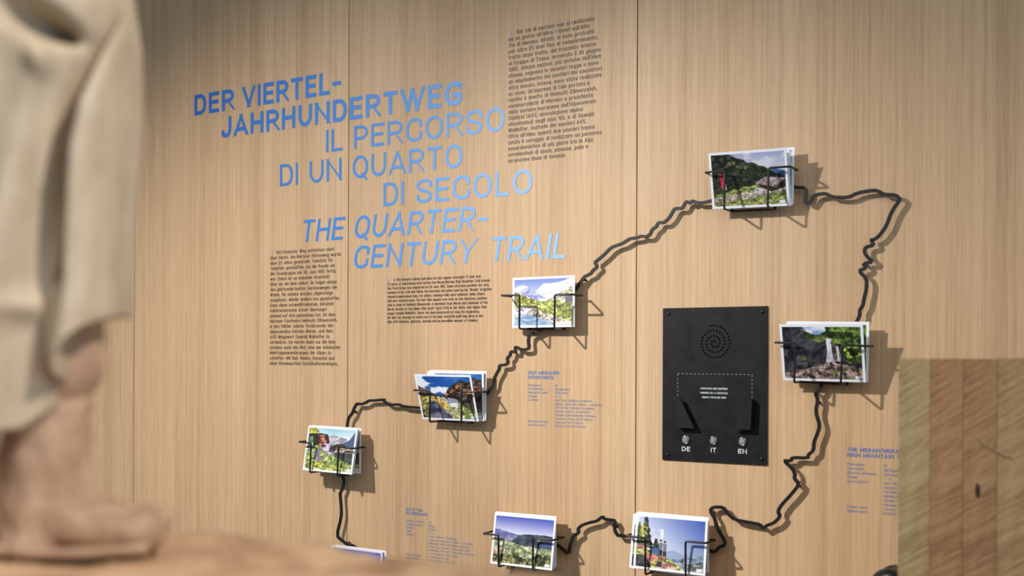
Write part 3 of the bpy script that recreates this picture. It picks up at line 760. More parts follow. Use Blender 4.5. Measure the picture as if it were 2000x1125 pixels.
Fs = zm(640, 740, 9.09, [(330, 930), (335, 840), (355, 700), (430, 610), (460, 520), (510, 436), (570, 456), (680, 420), (720, 385), (820, 385), (990, 368), (985, 392), (1075, 456),
    (1120, 462), (1260, 455), (1320, 485), (1400, 497), (1620, 515), (1750, 520)])
Es = zm(930, 620, 7.03, [(100, 1070), (155, 1040), (180, 990), (225, 940), (240, 840), (270, 780), (310, 710), (315, 658), (400, 652), (432, 620), (418, 560), (455, 530), (470, 468), (535, 475),
    (528, 415), (550, 408), (620, 445), (700, 437), (722, 410), (708, 330), (720, 245), (800, 215), (880, 170), (960, 120)])
loop = B + Cc + D + Hid + G + Fs + Es + A
P0, P1 = 0.0110, 0.0156
pts = [wall(px, py, P1) for px, py in loop]
# corner cutting once, closed loop
q = []
for i in range(len(pts)):
    a, b = Vector(pts[i]), Vector(pts[(i + 1) % len(pts)])
    q += [a * .78 + b * .22, a * .22 + b * .78]
Lp, Rp = ribbon(q, 0.0060, True)
n = len(Lp); vs, fs = [], []
for i in range(n):
    for p_ in (P1, P0):
        for e in (Lp[i], Rp[i]): vs.append((e.x, -p_, e.y))
for i in range(n):
    j = (i + 1) % n; a, b = 4 * i, 4 * j
    fs += [(a, a + 1, b + 1, b), (a + 2, b + 2, b + 3, a + 3), (a, b, b + 2, a + 2), (a + 1, a + 3, b + 3, b + 1)]
trail = fixn(pymesh('trail_outline', vs, fs, MAT['steel']))
tag(trail, 'jagged closed loop of flat black steel tracing a hiking trail on the wall', 'wall sculpture')
for i in range(0, n, n // 14):
    v, f = lathe_data([(.0028, 0), (.0028, P0)], 10)
    pymesh('standoff_pin', v, f, MAT['steel'], trail, True, onwall(q[i].x, q[i].y))

# ------------------------------------------------------------------ postcard pictures
PW, PH = 190, 132
gx, gy = np.meshgrid((np.arange(PW) + .5) / PW, (np.arange(PH) + .5) / PH)
def vnoise(x, y, seed):
    xi, yi = np.floor(x).astype(int), np.floor(y).astype(int); fx, fy = x - xi, y - yi
    fx, fy = fx * fx * (3 - 2 * fx), fy * fy * (3 - 2 * fy)
    def h(i, j):
        s = np.sin(i * 127.1 + j * 311.7 + seed * 74.7) * 43758.5453; return s - np.floor(s)
    return (h(xi, yi) * (1 - fx) + h(xi + 1, yi) * fx) * (1 - fy) + (h(xi, yi + 1) * (1 - fx) + h(xi + 1, yi + 1) * fx) * fy
def fbm(sx, sy, seed, o=4, skew=0.0):
    r, a, t = 0, .5, 0
    for k in range(o):
        r = r + a * vnoise((gx + skew * gy) * sx * 2 ** k, gy * sy * 2 ** k, seed + k * 7); t += a; a *= .55
    return r / t
class Pic:
    def __init__(s): s.a = np.ones((PH, PW, 3)) * 200.
    def put(s, m, col, al=1.0):
        m = (np.clip(m, 0, 1) * al)[..., None]; c = np.asarray(col, float)
        s.a = s.a * (1 - m) + (c if c.ndim == 3 else c[None, None, :]) * m
    def tex(s, m, c0, c1, nz, lo=.35, hi=.65, al=1.0):
        t = np.clip((nz - lo) / (hi - lo), 0, 1)[..., None]
        s.put(m, np.array(c0)[None, None] * (1 - t) + np.array(c1)[None, None] * t, al)
    def spots(s, m, col, nz, th, al=1.0): s.put(m * np.clip((nz - th) * 14, 0, 1), col, al)
def below(pts, rough=0.0, seed=1, sc=14):
    xs = [p[0] for p in pts]; ys = [p[1] for p in pts]
    line = np.interp(gx[0], xs, ys) + rough * (vnoise(gx[0] * sc, gx[0] * 0 + .5, seed) + .5 * vnoise(gx[0] * sc * 2.7, gx[0] * 0 + .5, seed + 3) - .75)
    return np.clip((gy - line[None, :]) * PH * .8 + .5, 0, 1)
def poly(pts):
    ins = np.zeros_like(gx, bool); n = len(pts)
    for i in range(n):
        (x1, y1), (x2, y2) = pts[i], pts[(i + 1) % n]
        c = ((y1 > gy) != (y2 > gy)) & (gx < (x2 - x1) * (gy - y1) / ((y2 - y1) or 1e-9) + x1)
        ins ^= c
    return ins.astype(float)
def blob(cx, cy, rx, ry, rough=0.0, seed=1):
    d = ((gx - cx) / rx) ** 2 + ((gy - cy) / ry) ** 2 + rough * (fbm(14, 10, seed) - .5) * 4
    return np.clip((1 - d) * 4, 0, 1)
def grad(c0, c1, t):
    t = np.clip(t, 0, 1)[..., None]; return np.array(c0)[None, None] * (1 - t) + np.array(c1)[None, None] * t
ONE = np.ones_like(gx)

def pic_hut():
    p = Pic(); p.put(ONE, grad((150, 160, 210), (205, 205, 225), gy * 2.5 + .2))
    p.spots(ONE, (222, 220, 232), fbm(4, 5, 3), .5, .8)
    p.put(below([(0.75, .36), (.85, .32), (1, .36)], .02, 4), (70, 100, 165))
    p.tex(below([(0, -.02), (.22, .0), (.38, .09), (.58, .2), (.75, .3), (.9, .42), (1, .46)], .05, 2), (22, 28, 24), (58, 68, 46), fbm(20, 22, 5))
    p.spots(below([(0, .03), (.25, .06), (.55, .28), (1, .5)]) * (1 - below([(0, .3), (1, .5)])), (128, 124, 84), fbm(16, 12, 9), .62, .7)
    for tx, ty in ((.56, .18), (.78, .3), (.3, .4), (.42, .42)):
        p.tex(poly([(tx - .035, ty + .42), (tx, ty), (tx + .035, ty + .42)]), (18, 26, 20), (52, 64, 40), fbm(40, 40, 6))
    p.tex(below([(0, .8), (.3, .68), (.6, .6), (1, .62)], .03, 8), (104, 118, 58), (158, 166, 96), fbm(18, 26, 11))
    p.tex(below([(0, .84), (.4, .76), (1, .66)], .03, 12) * (1 - below([(0, .93), (.5, .88), (1, .74)], .03, 13)), (150, 132, 124), (196, 180, 170), fbm(24, 24, 14))
    p.put(poly([(.54, .72), (.62, .67), (.7, .7), (.68, .78), (.56, .78)]), (196, 196, 204))
    p.put(poly([(.63, .58), (.86, .67), (.98, .52), (1, .68), (.8, .76), (.64, .64)]), (48, 34, 32))
    p.put(poly([(.58, .585), (.73, .47), (1, .51), (.86, .67)]), (158, 140, 146))
    p.put(poly([(.105, .38), (.155, .38), (.165, .68), (.125, .68)]), (196, 30, 62)); p.put(poly([(.155, .38), (.17, .4), (.19, .68), (.165, .68)]), (215, 205, 215))
    p.spots(below([(0, .7), (1, .6)]), (70, 84, 44), fbm(26, 22, 17), .62, .7)
    p.spots(below([(0, .88), (1, .78)]), (176, 150, 90), fbm(10, 30, 19), .6, .6)
    return p
def pic_valley():
    p = Pic(); p.put(ONE, grad((112, 134, 214), (186, 200, 238), gy * 3.2))
    p.tex(below([(0, .2), (.08, .14), (.17, .12), (.3, .22), (.36, .27), (.5, .1), (.56, .11), (.75, .08), (.9, .03), (1, 0)], .03, 3), (205, 205, 222), (246, 246, 250), fbm(8, 14, 4, skew=.8))
    p.tex(poly([(.15, .2), (.25, .18), (.4, .32), (.55, .42), (.4, .46), (.2, .36), (.05, .28)]), (96, 104, 190), (190, 196, 232), fbm(12, 16, 6, skew=.7), al=.85)
    p.tex(poly([(.52, .5), (.7, .36), (1, .16), (1, .56), (.6, .58)]), (176, 158, 128), (206, 194, 166), fbm(10, 16, 8, skew=1.0))
    p.tex(below([(0, .27), (.15, .34), (.35, .44), (.5, .5), (1, .56)], .02, 5, 24) * (gx < .62), (128, 132, 52), (190, 180, 92), fbm(20, 10, 9))
    p.tex(below([(0, .5), (.3, .5), (.5, .49), (.75, .47), (1, .5)], .02, 10), (138, 150, 62), (190, 194, 106), fbm(8, 12, 11))
    p.put(poly([(.85, .44), (.9, .38), (1, .36), (1, .52), (.87, .52)]), (112, 108, 128)); p.put(poly([(.8, .47), (.87, .42), (.88, .51), (.82, .52)]), (226, 220, 216))
    p.tex(poly([(0, .6), (.22, .57), (.34, .62), (.5, .74), (.9, .9), (1, .96), (1, 1), (0, 1)]), (176, 162, 148), (226, 218, 212), fbm(20, 26, 12))
    p.tex(poly([(0, .64), (.2, .6), (.3, .64), (.22, .72), (.1, .76), (0, .8)]), (180, 184, 200), (240, 240, 246), fbm(12, 24, 13))
    p.tex(poly([(0, .84), (.15, .76), (.35, .78), (.5, .88), (.7, .96), (.72, 1), (0, 1)]), (112, 148, 192), (176, 202, 226), fbm(10, 26, 14))
    p.spots(poly([(0, .58), (.4, .6), (1, .88), (1, 1), (.6, .9), (0, .68)]), (96, 78, 74), fbm(26, 26, 15), .58, .8)
    p.spots(poly([(.72, .56), (1, .56), (1, .72), (.74, .7)]), (86, 88, 62), fbm(18, 20, 18), .5, .8)
    return p
def pic_autumn():
    p = Pic(); p.put(ONE, grad((20, 82, 178), (110, 160, 222), gy * 2.0))
    p.tex(ONE, (20, 82, 178), (250, 250, 255), fbm(5, 6, 22, skew=-.4) + .25 * (.5 - gx), .5, .62, .9)
    p.put(poly([(.3, 0), (1, 0), (1, .2), (.62, .2), (.45, .12)]), (28, 92, 186), .85)
    p.put(poly([(0, .22), (.12, .3), (.26, .4), (.0, .44)]), (132, 92, 74))
    p.tex(below([(0, .42), (.3, .44), (.5, .42), (.56, .3), (.66, .2), (.76, .12), (.84, .07), (.93, .13), (1, .1)], .04, 3), (36, 30, 32), (104, 84, 78), fbm(10, 12, 5))
    p.spots(below([(.5, .4), (.6, .25), (.8, .12), (1, .2)]) * (1 - below([(.5, .5), (.7, .36), (1, .42)])) * (gx > .5), (206, 120, 62), fbm(9, 12, 7), .5, .9)
    p.tex(below([(0, .46), (.3, .46), (.5, .5), (.7, .66), (1, .82)], .02, 8), (150, 140, 120), (200, 190, 170), fbm(22, 22, 9))
    p.tex(poly([(0, .45), (.14, .42), (.2, .6), (.2, 1), (0, 1)]), (66, 58, 40), (196, 184, 84), fbm(20, 14, 10, skew=.9))
    p.tex(poly([(.2, .46), (.3, .48), (.55, .68), (.5, .82), (.34, .66), (.22, .54)]), (206, 150, 52), (236, 198, 110), fbm(12, 12, 11))
    p.tex(poly([(.19, .58), (.27, .58), (.42, .78), (.6, 1), (.14, 1)]), (48, 52, 84), (130, 128, 150), fbm(6, 10, 12))
    p.tex(poly([(.54, .72), (.75, .62), (1, .84), (1, 1), (.58, 1), (.5, .84)]), (112, 124, 50), (190, 188, 150), fbm(18, 20, 14))
    p.put(poly([(.5, .62), (.54, .5), (.7, .53), (.74, .66), (.52, .66)]), (148, 152, 176)); p.put(poly([(.56, .63), (.7, .62), (.7, .72), (.56, .72)]), (236, 236, 240))
    p.spots(poly([(.7, .58), (1, .76), (1, .86), (.8, .76)]), (92, 132, 48), fbm(16, 16, 15), .45)
    return p
def pic_flowers():
    p = Pic(); p.put(ONE, grad((150, 204, 224), (236, 244, 248), gy * 3.4 + .15 * np.sin(gx * 9)))
    p.tex(below([(.3, .3), (.42, .2), (.55, .14), (.68, .18), (.82, .22), (.9, .3), (1, .3)], .06, 3, 18), (136, 126, 146), (206, 200, 210), fbm(14, 16, 5, skew=.9))
    p.put(poly([(.74, .44), (.78, .33), (.9, .23), (1, .04), (1, .46)]), (78, 92, 138))
    p.tex(poly([(0, -.01), (.16, .0), (.24, .1), (.14, .16), (0, .14)]), (120, 130, 30), (206, 202, 70), fbm(20, 16, 7))
    p.put(poly([(0, .15), (.26, .12), (.42, .14), (.48, .32), (.4, .46), (0, .48)]), (52, 38, 40))
    p.tex(poly([(0, .22), (.1, .2), (.14, .5), (0, .52)]), (50, 78, 50), (122, 150, 110), fbm(18, 16, 8))
    p.tex(poly([(.24, .16), (.36, .16), (.44, .4), (.24, .42)]), (96, 42, 38), (190, 122, 104), fbm(24, 20, 9))
    p.put(poly([(.5, .42), (.62, .36), (.78, .34), (.84, .4), (.66, .44), (.6, .56), (.46, .56)]), (62, 50, 48))
    p.tex(poly([(.62, .44), (1, .4), (1, .56), (.66, .54)]), (120, 98, 80), (196, 176, 148), fbm(8, 30, 10))
    p.tex(poly([(.6, .56), (1, .56), (1, .84), (.62, .84)]), (50, 56, 54), (84, 88, 84), fbm(10, 14, 11))
    p.tex(below([(0, .56), (.12, .5), (.2, .4), (.32, .44), (.45, .6), (.6, .62), (.75, .74), (1, .82)], .06, 12), (94, 122, 48), (196, 204, 122), fbm(20, 20, 13))
    p.spots(poly([(.2, .5), (.5, .4), (.62, .64), (.3, .8), (.05, .72)]), (150, 118, 186), fbm(18, 12, 15), .52, .85)
    p.spots(poly([(.36, .36), (.48, .36), (.5, .6), (.36, .6)]), (228, 214, 236), fbm(16, 12, 16), .5, .8)
    p.spots(below([(0, .62), (.4, .72), (1, .84)]), (222, 200, 62), fbm(16, 14, 17), .6, .9)
    return p
def pic_town():
    p = Pic(); p.put(ONE, grad((66, 80, 190), (222, 222, 240), gy * 2.6 + .1 * (.5 - gx)))
    p.tex(below([(0, .3), (.1, .3), (.25, .34), (.45, .37), (.7, .36), (1, .36)], .03, 3), (64, 78, 160), (134, 132, 184), fbm(8, 14, 5))
    p.tex(below([(0, .46), (.2, .42), (.32, .44), (1, .5)], .02, 6), (92, 96, 150), (164, 150, 178), fbm(16, 20, 7))
    p.tex(below([(.22, .6), (.32, .5), (.42, .4), (.52, .34), (.66, .35), (.8, .34), (1, .34)], .02, 8) * (gx > .2), (32, 42, 72), (74, 88, 96), fbm(10, 14, 9))
    p.spots(poly([(.35, .46), (1, .4), (1, .56), (.4, .56)]), (142, 158, 82), fbm(9, 12, 10), .58, .7)
    p.spots(poly([(.7, .48), (1, .44), (1, .6), (.72, .62)]), (60, 84, 160), fbm(8, 10, 20), .4, .7)
    p.tex(below([(0, .5), (.3, .54), (.5, .6), (.7, .62), (1, .62)], .02, 11), (104, 122, 72), (188, 192, 150), fbm(20, 26, 12))
    p.spots(below([(0, .54), (1, .62)]), (206, 186, 196), fbm(14, 24, 13), .58, .75)
    p.tex(below([(0, .74), (.2, .84), (.4, .8), (.6, .84), (.8, .74), (1, .78)], .12, 14), (34, 42, 24), (150, 146, 84), fbm(18, 14, 15))
    p.spots(poly([(0, .7), (.14, .8), (.1, 1), (0, 1)]), (206, 146, 116), fbm(16, 14, 16), .45, .8)
    return p
def pic_hikers():
    p = Pic(); t = np.clip(.9 * gx - .75 * gy + .1, 0, 1)
    p.put(ONE, grad((206, 214, 236), (52, 84, 190), t))
    p.spots(ONE * (gx < .42), (244, 246, 250), fbm(4, 4, 3) + .3 * (.4 - gx) + .12 * (.35 - gy), .5, .9)
    p.put(below([(.4, .66), (.55, .62), (.7, .68), (.85, .66), (1, .58)], .02, 5), (138, 160, 196), .8)
    p.tex(below([(.45, .82), (.7, .76), (.85, .7), (1, .66)], .02, 6), (96, 122, 156), (168, 184, 200), fbm(14, 24, 7))
    p.tex(poly([(.74, 1), (.8, .86), (1, .78), (1, 1)]), (80, 90, 90), (160, 164, 160), fbm(24, 24, 8))
    for cx_, top, bot, wd in ((.13, .0, .62, .12), (.29, .42, .78, .09), (.03, .1, .7, .08)):
        m = np.clip((wd * (.25 + .75 * (gy - top) / (bot - top)) * (.6 + .8 * fbm(6, 26, 9)) - np.abs(gx - cx_)) * 60, 0, 1) * (gy > top) * (gy < bot)
        p.tex(m, (34, 40, 50), (102, 108, 66), fbm(26, 20, 10))
    p.spots(poly([(0, .2), (.16, .12), (.16, .4), (0, .42)]), (196, 190, 84), fbm(14, 14, 11), .5, .9)
    p.put(poly([(.2, .62), (.32, .6), (.36, .74), (.22, .76)]), (74, 112, 190), .8)
    p.tex(below([(0, .58), (.15, .62), (.3, .74), (.5, .8), (.65, .92), (.72, 1), (1, 1.2)], .05, 12), (92, 106, 46), (206, 206, 112), fbm(16, 18, 13))
    p.tex(poly([(.3, 1), (.42, .86), (.56, .9), (.62, 1)]), (140, 96, 90), (214, 168, 150), fbm(18, 18, 14))
    p.tex(poly([(0, .76), (.16, .78), (.24, 1), (0, 1)]), (40, 44, 52), (84, 82, 80), fbm(12, 12, 15))
    p.spots(poly([(0, .56), (.2, .6), (.36, .78), (.34, .96), (.1, .8)]), (226, 118, 132), fbm(16, 14, 16), .5, .9)
    for cx_, h in ((.365, .45), (.425, .47)):
        p.put(blob(cx_, h, .018, .03), (104, 72, 58)); p.put(poly([(cx_ - .028, h + .04), (cx_ + .03, h + .04), (cx_ + .024, h + .2), (cx_ - .024, h + .2)]), (120, 122, 140))
        p.put(poly([(cx_ - .026, h + .19), (cx_ + .028, h + .19), (cx_ + .026, h + .3), (cx_ - .022, h + .3)]), (56, 50, 58))
        p.put(poly([(cx_ - .02, h + .29), (cx_ + .022, h + .29), (cx_ + .008, h + .44), (cx_ - .016, h + .44)]), (178, 124, 104))
    p.put(poly([(.3, .96), (.34, .86), (.4, .88), (.38, .98)]), (58, 50, 66)); p.put(poly([(.66, .84), (.7, .76), (.72, .86)]), (84, 72, 88))
    return p
def pic_fall():
    p = Pic(); p.tex(ONE, (26, 28, 36), (76, 76, 88), fbm(16, 10, 3, skew=.3))
    p.tex(poly([(.26, -.02), (.6, -.02), (.55, .12), (.46, .17), (.36, .12), (.3, .08)]), (104, 150, 224), (226, 232, 244), fbm(6, 6, 4))
    p.tex(poly([(.24, .0), (.3, .1), (.46, .16), (.58, .06), (.6, .2), (.5, .3), (.38, .26), (.28, .2)]), (34, 52, 24), (104, 126, 62), fbm(20, 18, 5))
    p.tex(poly([(.55, -.02), (1.01, -.02), (1.01, .68), (.82, .7), (.76, .5), (.66, .34), (.58, .16)]), (30, 44, 20), (122, 158, 66), fbm(14, 14, 6))
    p.spots(poly([(.76, .4), (.96, .3), (1, .55), (.82, .6)]), (164, 204, 82), fbm(12, 12, 7), .48, .85)
    p.tex(poly([(.56, .22), (.62, .22), (.63, .5), (.66, .68), (.55, .68), (.57, .45)]), (176, 170, 184), (238, 236, 244), fbm(40, 8, 8))
    p.tex(poly([(.68, .36), (.71, .36), (.75, .66), (.69, .66)]), (150, 142, 152), (216, 210, 220), fbm(40, 8, 9))
    p.tex(poly([(.63, .3), (.68, .34), (.7, .66), (.66, .66)]), (56, 44, 46), (120, 98, 96), fbm(16, 14, 10))
    p.tex(below([(0, .9), (.12, .84), (.3, .8), (.5, .7), (.6, .68), (.75, .7), (1, .78)], .05, 11), (96, 80, 78), (190, 162, 152), fbm(12, 14, 12))
    p.tex(poly([(.5, .74), (.58, .69), (.74, .72), (.76, .86), (.5, .88)]), (150, 124, 114), (192, 162, 148), fbm(8, 14, 13))
    p.spots(below([(0, .74), (.5, .66), (1, .7)]), (44, 38, 42), fbm(18, 16, 14), .58, .85)
    p.spots(poly([(.1, .6), (.3, .56), (.36, .7), (.14, .74)]), (110, 126, 70), fbm(16, 16, 15), .52, .8)
    p.spots(poly([(.6, .86), (.95, .8), (1, 1), (.62, 1)]), (112, 130, 58), fbm(14, 12, 16), .55, .8)
    return p

def print_mesh(name, p):
    """fine grid of paper carrying the printed picture as colour data"""
    a = np.clip(p.a, 0, 255).copy()
    lum = a.mean(2, keepdims=True)
    a = a * .86 + lum * .14
    land = np.clip((np.maximum(a[..., 0], a[..., 1]) - a[..., 2] + 14) / 30, 0, 1) * np.clip((235 - lum[..., 0]) / 40, 0, 1)
    a *= (1 + land * (1.15 * (fbm(52, 40, 41, 3) - .5) + .55 * (fbm(20, 16, 57, 2) - .5)))[..., None]
    a = np.clip(a, 0, 255)
    st_ = poly([(.905, .93), (.985, .93), (.985, .995), (.905, .995)]) > 0
    a[st_] = (232, 234, 240)
    c = a / 255
    lin = np.where(c <= .04045, c / 12.92, ((c + .055) / 1.055) ** 2.4)
    W_, H_ = .148 - .0094, .105 - .0094
    X, Y = np.meshgrid(np.linspace(-W_ / 2, W_ / 2, PW + 1), np.linspace(H_ / 2, -H_ / 2, PH + 1))
    vs = np.stack([X.ravel(), Y.ravel(), np.zeros(X.size)], 1)
    i, j = np.meshgrid(np.arange(PW), np.arange(PH))
    k = (j * (PW + 1) + i).ravel()
    fs = np.stack([k + PW + 1, k + PW + 2, k + 1, k], 1)
    me = bpy.data.meshes.new(name)
    me.vertices.add(len(vs)); me.vertices.foreach_set('co', vs.ravel())
    me.loops.add(fs.size); me.loops.foreach_set('vertex_index', fs.ravel().astype(np.int32))
    me.polygons.add(len(fs)); me.polygons.foreach_set('loop_start', np.arange(0, fs.size, 4).astype(np.int32))
    me.update(calc_edges=True)
    at = me.color_attributes.new('print', 'FLOAT_COLOR', 'CORNER')
    col = np.concatenate([lin.reshape(-1, 3), np.ones((PW * PH, 1))], 1)
    at.data.foreach_set('color', np.repeat(col, 4, axis=0).ravel().astype(np.float32))
    me.materials.append(MAT['photo'])
    return me

v, f = box_data(-.074, .074, -.0525, .0525, -.0003, .0003)
CARD = bpy.data.meshes.new('postcard'); CARD.from_pydata(v, [], f); CARD.materials.append(MAT['paper'])

def card(pose, pme, label, group):
    s, z, p, rot, lean = pose
    r, l = math.radians(rot), math.radians(lean)
    ex = Vector((math.cos(r), -math.sin(r) * math.sin(l), math.sin(r) * math.cos(l)))
    ey = Vector((-math.sin(r), -math.cos(r) * math.sin(l), math.cos(r) * math.cos(l)))
    ez = ex.cross(ey)
    m = Matrix(((ex.x, ey.x, ez.x, s), (ex.y, ey.y, ez.y, -p), (ex.z, ey.z, ez.z, z), (0, 0, 0, 1)))
    o = bpy.data.objects.new('postcard', CARD); COL.objects.link(o); o.matrix_world = m
    tag(o, label, 'postcard', group)
    q = link_mesh('photo_print', pme, None, o, Matrix.Translation((0, 0, .0005)))
    return o

# wire rack: two bent front wires that run back under the cards, tied by bars behind
DF, DB, HB, XV, XT = 0.0600, 0.0176, 0.0685, 0.0413, 0.0800
WR = 0.0021
def rack(label, cx, cz, tilt, HB, XL, XR):
    root = empty('postcard_rack', (cx, 0, cz), label, 'postcard rack', 'wire postcard racks on the steel trail')
    root.rotation_euler = (0, tilt, 0)
    for sgn in (-1, 1):
        XT = XL if sgn < 0 else XR
        path = [(sgn * XT, -DB, 0), (sgn * XT, -DF, 0), (sgn * XV, -DF, 0), (sgn * XV, -DF, -HB), (sgn * XV, -DB, -HB)]
        v, f = tube_data(round_path(path, .005), WR)
        pymesh('front_wire', v, f, MAT['wire'], root, True)
    for z_, xa, xb in ((0, XL, XR), (-HB, XV, XV)):
        v, f = tube_data([(-xa - WR, -DB, z_), (xb + WR, -DB, z_)], WR)
        pymesh('back_bar', v, f, MAT['wire'], root, True)
    for sgn in (-1, 1):
        v, f = tube_data([(sgn * XV, -DB, 0), (sgn * XV, -DB, -HB)], WR)
        pymesh('back_upright', v, f, MAT['wire'], root, True)
    return root

STACKS = [
    ('alpine hut and red flag', pic_hut, (1416, 334), (1501, 328),
     [(.5400, 1.8379, .0220, -.5, -.8), (.5372, 1.8352, .0360, -.9, 10.0), (.5352, 1.8344, .0430, -1.3, 16.5)]),
    ('snowy peaks above a river', pic_valley, (1016, 576.5), (1083, 575.5),
     [(.0872, 1.6190, .0212, -.3, -.4), (.0886, 1.6192, .0232, 0, -.5), (.0902, 1.6190, .0252, .2, -.6)]),
    ('autumn road under dark mountains', pic_autumn, (840, 763), (901.7, 765),
     [(-.1250, 1.4228, .0212, -.6, .5), (-.1285, 1.4206, .0248, -.3, 2.2), (-.1378, 1.4171, .0465, -.3, 18.2)]),
    ('wooden hut behind lupins', pic_flowers, (608.5, 866), (660.5, 872.5),
     [(-.4660, 1.2891, .0214, -.7, .6), (-.4655, 1.2893, .0385, -1.0, -9.5), (-.4648, 1.2895, .0420, -1.0, -9.8), (-.4642, 1.2896, .0458, -1.1, -9.9)]),
    ('an unseen view', pic_town, (672, 1104), (728, 1112),
     [(-.3855, 1.0155, .0300, -.3, .3), (-.384, 1.0164, .0453, -.3, .3)]),
    ('green valley town under blue sky', pic_town, (972.5, 1045), (1042, 1051.5),
     [(.0488, 1.1252, .0222, .4, 0), (.0520, 1.1246, .0330, .2, -5.0), (.0575, 1.1248, .0480, 0, -9.8)]),
    ('two hikers on a sunny slope', pic_hikers, (1257.5, 1050), (1342, 1057.5),
     [(.3797, 1.1494, .0220, 0, .6), (.3760, 1.1470, .0290, -.6, -3.2), (.3740, 1.1445, .0410, -1.8, -6.0), (.3849, 1.1485, .0480, 0, -7.1)]),
    ('waterfall between dark rocks', pic_fall, (1553.6, 670.4), (1646.5, 674),
     [(.6751, 1.5180, .0218, -1.2, .6), (.6755, 1.5172, .0255, -1.0, 2.4), (.6726, 1.5140, .0445, -.7, 15.6)]),
]
WHERE = ['top right of the loop', 'under the slanted title', 'left of the German table', 'far left of the loop',
         'above the wooden base', 'bottom middle', 'bottom, on a panel seam', 'right of the audio panel']
RANK = {2: ['rear', 'front'], 3: ['rearmost', 'middle', 'front'], 4: ['rearmost', 'third', 'second', 'front']}
for (nm, fn, L, R, poses), wh in zip(STACKS, WHERE):
    a, b = wall(*L, DF), wall(*R, DF)
    low = min(q_[1] - .0525 * math.cos(math.radians(q_[4])) - .042 * abs(math.sin(math.radians(q_[3]))) for q_ in poses)
    hb = max(.066, (a[1] + b[1]) / 2 - low + WR + .0012)
    mid = (a[0] + b[0]) / 2
    xl = max(XT, max(mid - q_[0] for q_ in poses) + .074 + .0042)
    xr = max(XT, max(q_[0] - mid for q_ in poses) + .074 + .0042)
    rack('black wire postcard rack holding the %s cards' % nm, (a[0] + b[0]) / 2, (a[1] + b[1]) / 2, -math.atan2(b[1] - a[1], b[0] - a[0]), hb, xl, xr)
    pme = print_mesh('photo_print', fn())
    for k, (ps, rk) in enumerate(zip(poses, RANK[len(poses)])):
        card(ps, pme, '%s postcard of %s, %s' % (rk, nm, wh), 'postcards in the wire racks')

# ------------------------------------------------------------------ laminated timber post
ZP = 1.47
KP = ZP / FPX
pl = camp((1755 - 1000) * KP, ZP, 0)             # front left edge
TOP = EYE + (HY - 701.5) * KP + .0035
post = empty('timber_post', (pl.x, pl.y, 0), 'tall laminated timber post with rough saw marks at the right edge', 'timber post')
LW = 0.0405
tones = ['lam_pale', 'lam_brown', 'lam_brown', 'lam_tan', 'lam_brown', 'lam_pale', 'lam_tan', 'lam_brown']
rng = random.Random(4)
for i, tn in enumerate(tones):
    dz = rng.uniform(-.0008, .0008); dy = rng.uniform(-.0006, .0006)
    o = box('lamella', 0, LW - .0002, 0, .24, -.65, .65, MAT[tn], post, bevel=.0007)
    o.location = (i * LW, dy, TOP - .65 + dz)
    o.scale = (1, 1, 1)
    lo = box('lamella_foot', 0, LW - .0002, 0, .24, 0, TOP - 1.3 + dz, MAT[tn], post)
    lo.location = (i * LW, dy, 0)
# resin knot on the second brown lamella and a curved splinter
kx, kz = (1900 - 1755) * KP, EYE + (HY - 945) * KP
v, f = lathe_data([(.0001, 0), (.0045, .0003), (.0036, .0008), (.0001, .0010)], 14)
kn = pymesh('knot', [(x * .62, y * 2.1, z) for x, y, z in v], f, MAT['knot'], post, True, onwall(kx, kz, .0008))

v, f = tube_data([((1898 - 1755 + 58 * t) * KP, -.0015, EYE + (HY - 842 - 38 * t ** .7) * KP) for t in [k / 10 for k in range(11)]], .0012, 6)
pymesh('splinter', v, f, MAT['lam_pale'], post, True)

# black rounded knob peeping out beside the post
kb = camp((1742 - 1000) * 1.62 / FPX, 1.62, EYE + (HY - 1152) * 1.62 / FPX)
knob = empty('knob', kb, 'glossy black round knob low against the left side of the timber post', 'knob')
RXm = Matrix.Rotation(math.radians(90), 4, 'X') @ Matrix.Rotation(math.radians(-24), 4, 'Y')
v, f = lathe_data([(.004, -.018), (.030, -.018), (.0335, -.012), (.034, .004), (.031, .012), (.022, .017), (.003, .019)], 32)
pymesh('knob_body', v, f, MAT['knob'], knob, True, RXm)
v, f = lathe_data([(.004, -.020), (.0345, -.020), (.0355, -.022), (.0355, -.027), (.004, -.028)], 32)
pymesh('knob_flange', [(x - .006, y, z) for x, y, z in v], f, MAT['knob'], knob, True, RXm)
v, f = lathe_data([(.006, -.010), (.006, .060)], 14)
pymesh('knob_stem', v, f, MAT['knob'], knob, True, Matrix.Rotation(math.radians(90), 4, 'Y'))

# ------------------------------------------------------------------ carved wooden figure on its base
ZS = 0.76; KS = ZS / FPX
HB0 = EYE - 0.135                                   # top of the carved base
figc = camp((90 - 1000) * KS, ZS, HB0)
fig = empty('wooden_statue', figc, 'pale carved wooden hiker statue, trouser leg and boot close up at left', 'statue')
Rm = Matrix(((VR[0], VF[0], 0), (VR[1], VF[1], 0), (0, 0, 1)))
def fl(px, py, dz):
    """pixel at the statue's depth plus dz metres away from the viewer -> local to the statue"""
    w_ = camp((px - 1000) * KS, ZS + dz, EYE + (HY - py) * KS)
    return w_ - figc

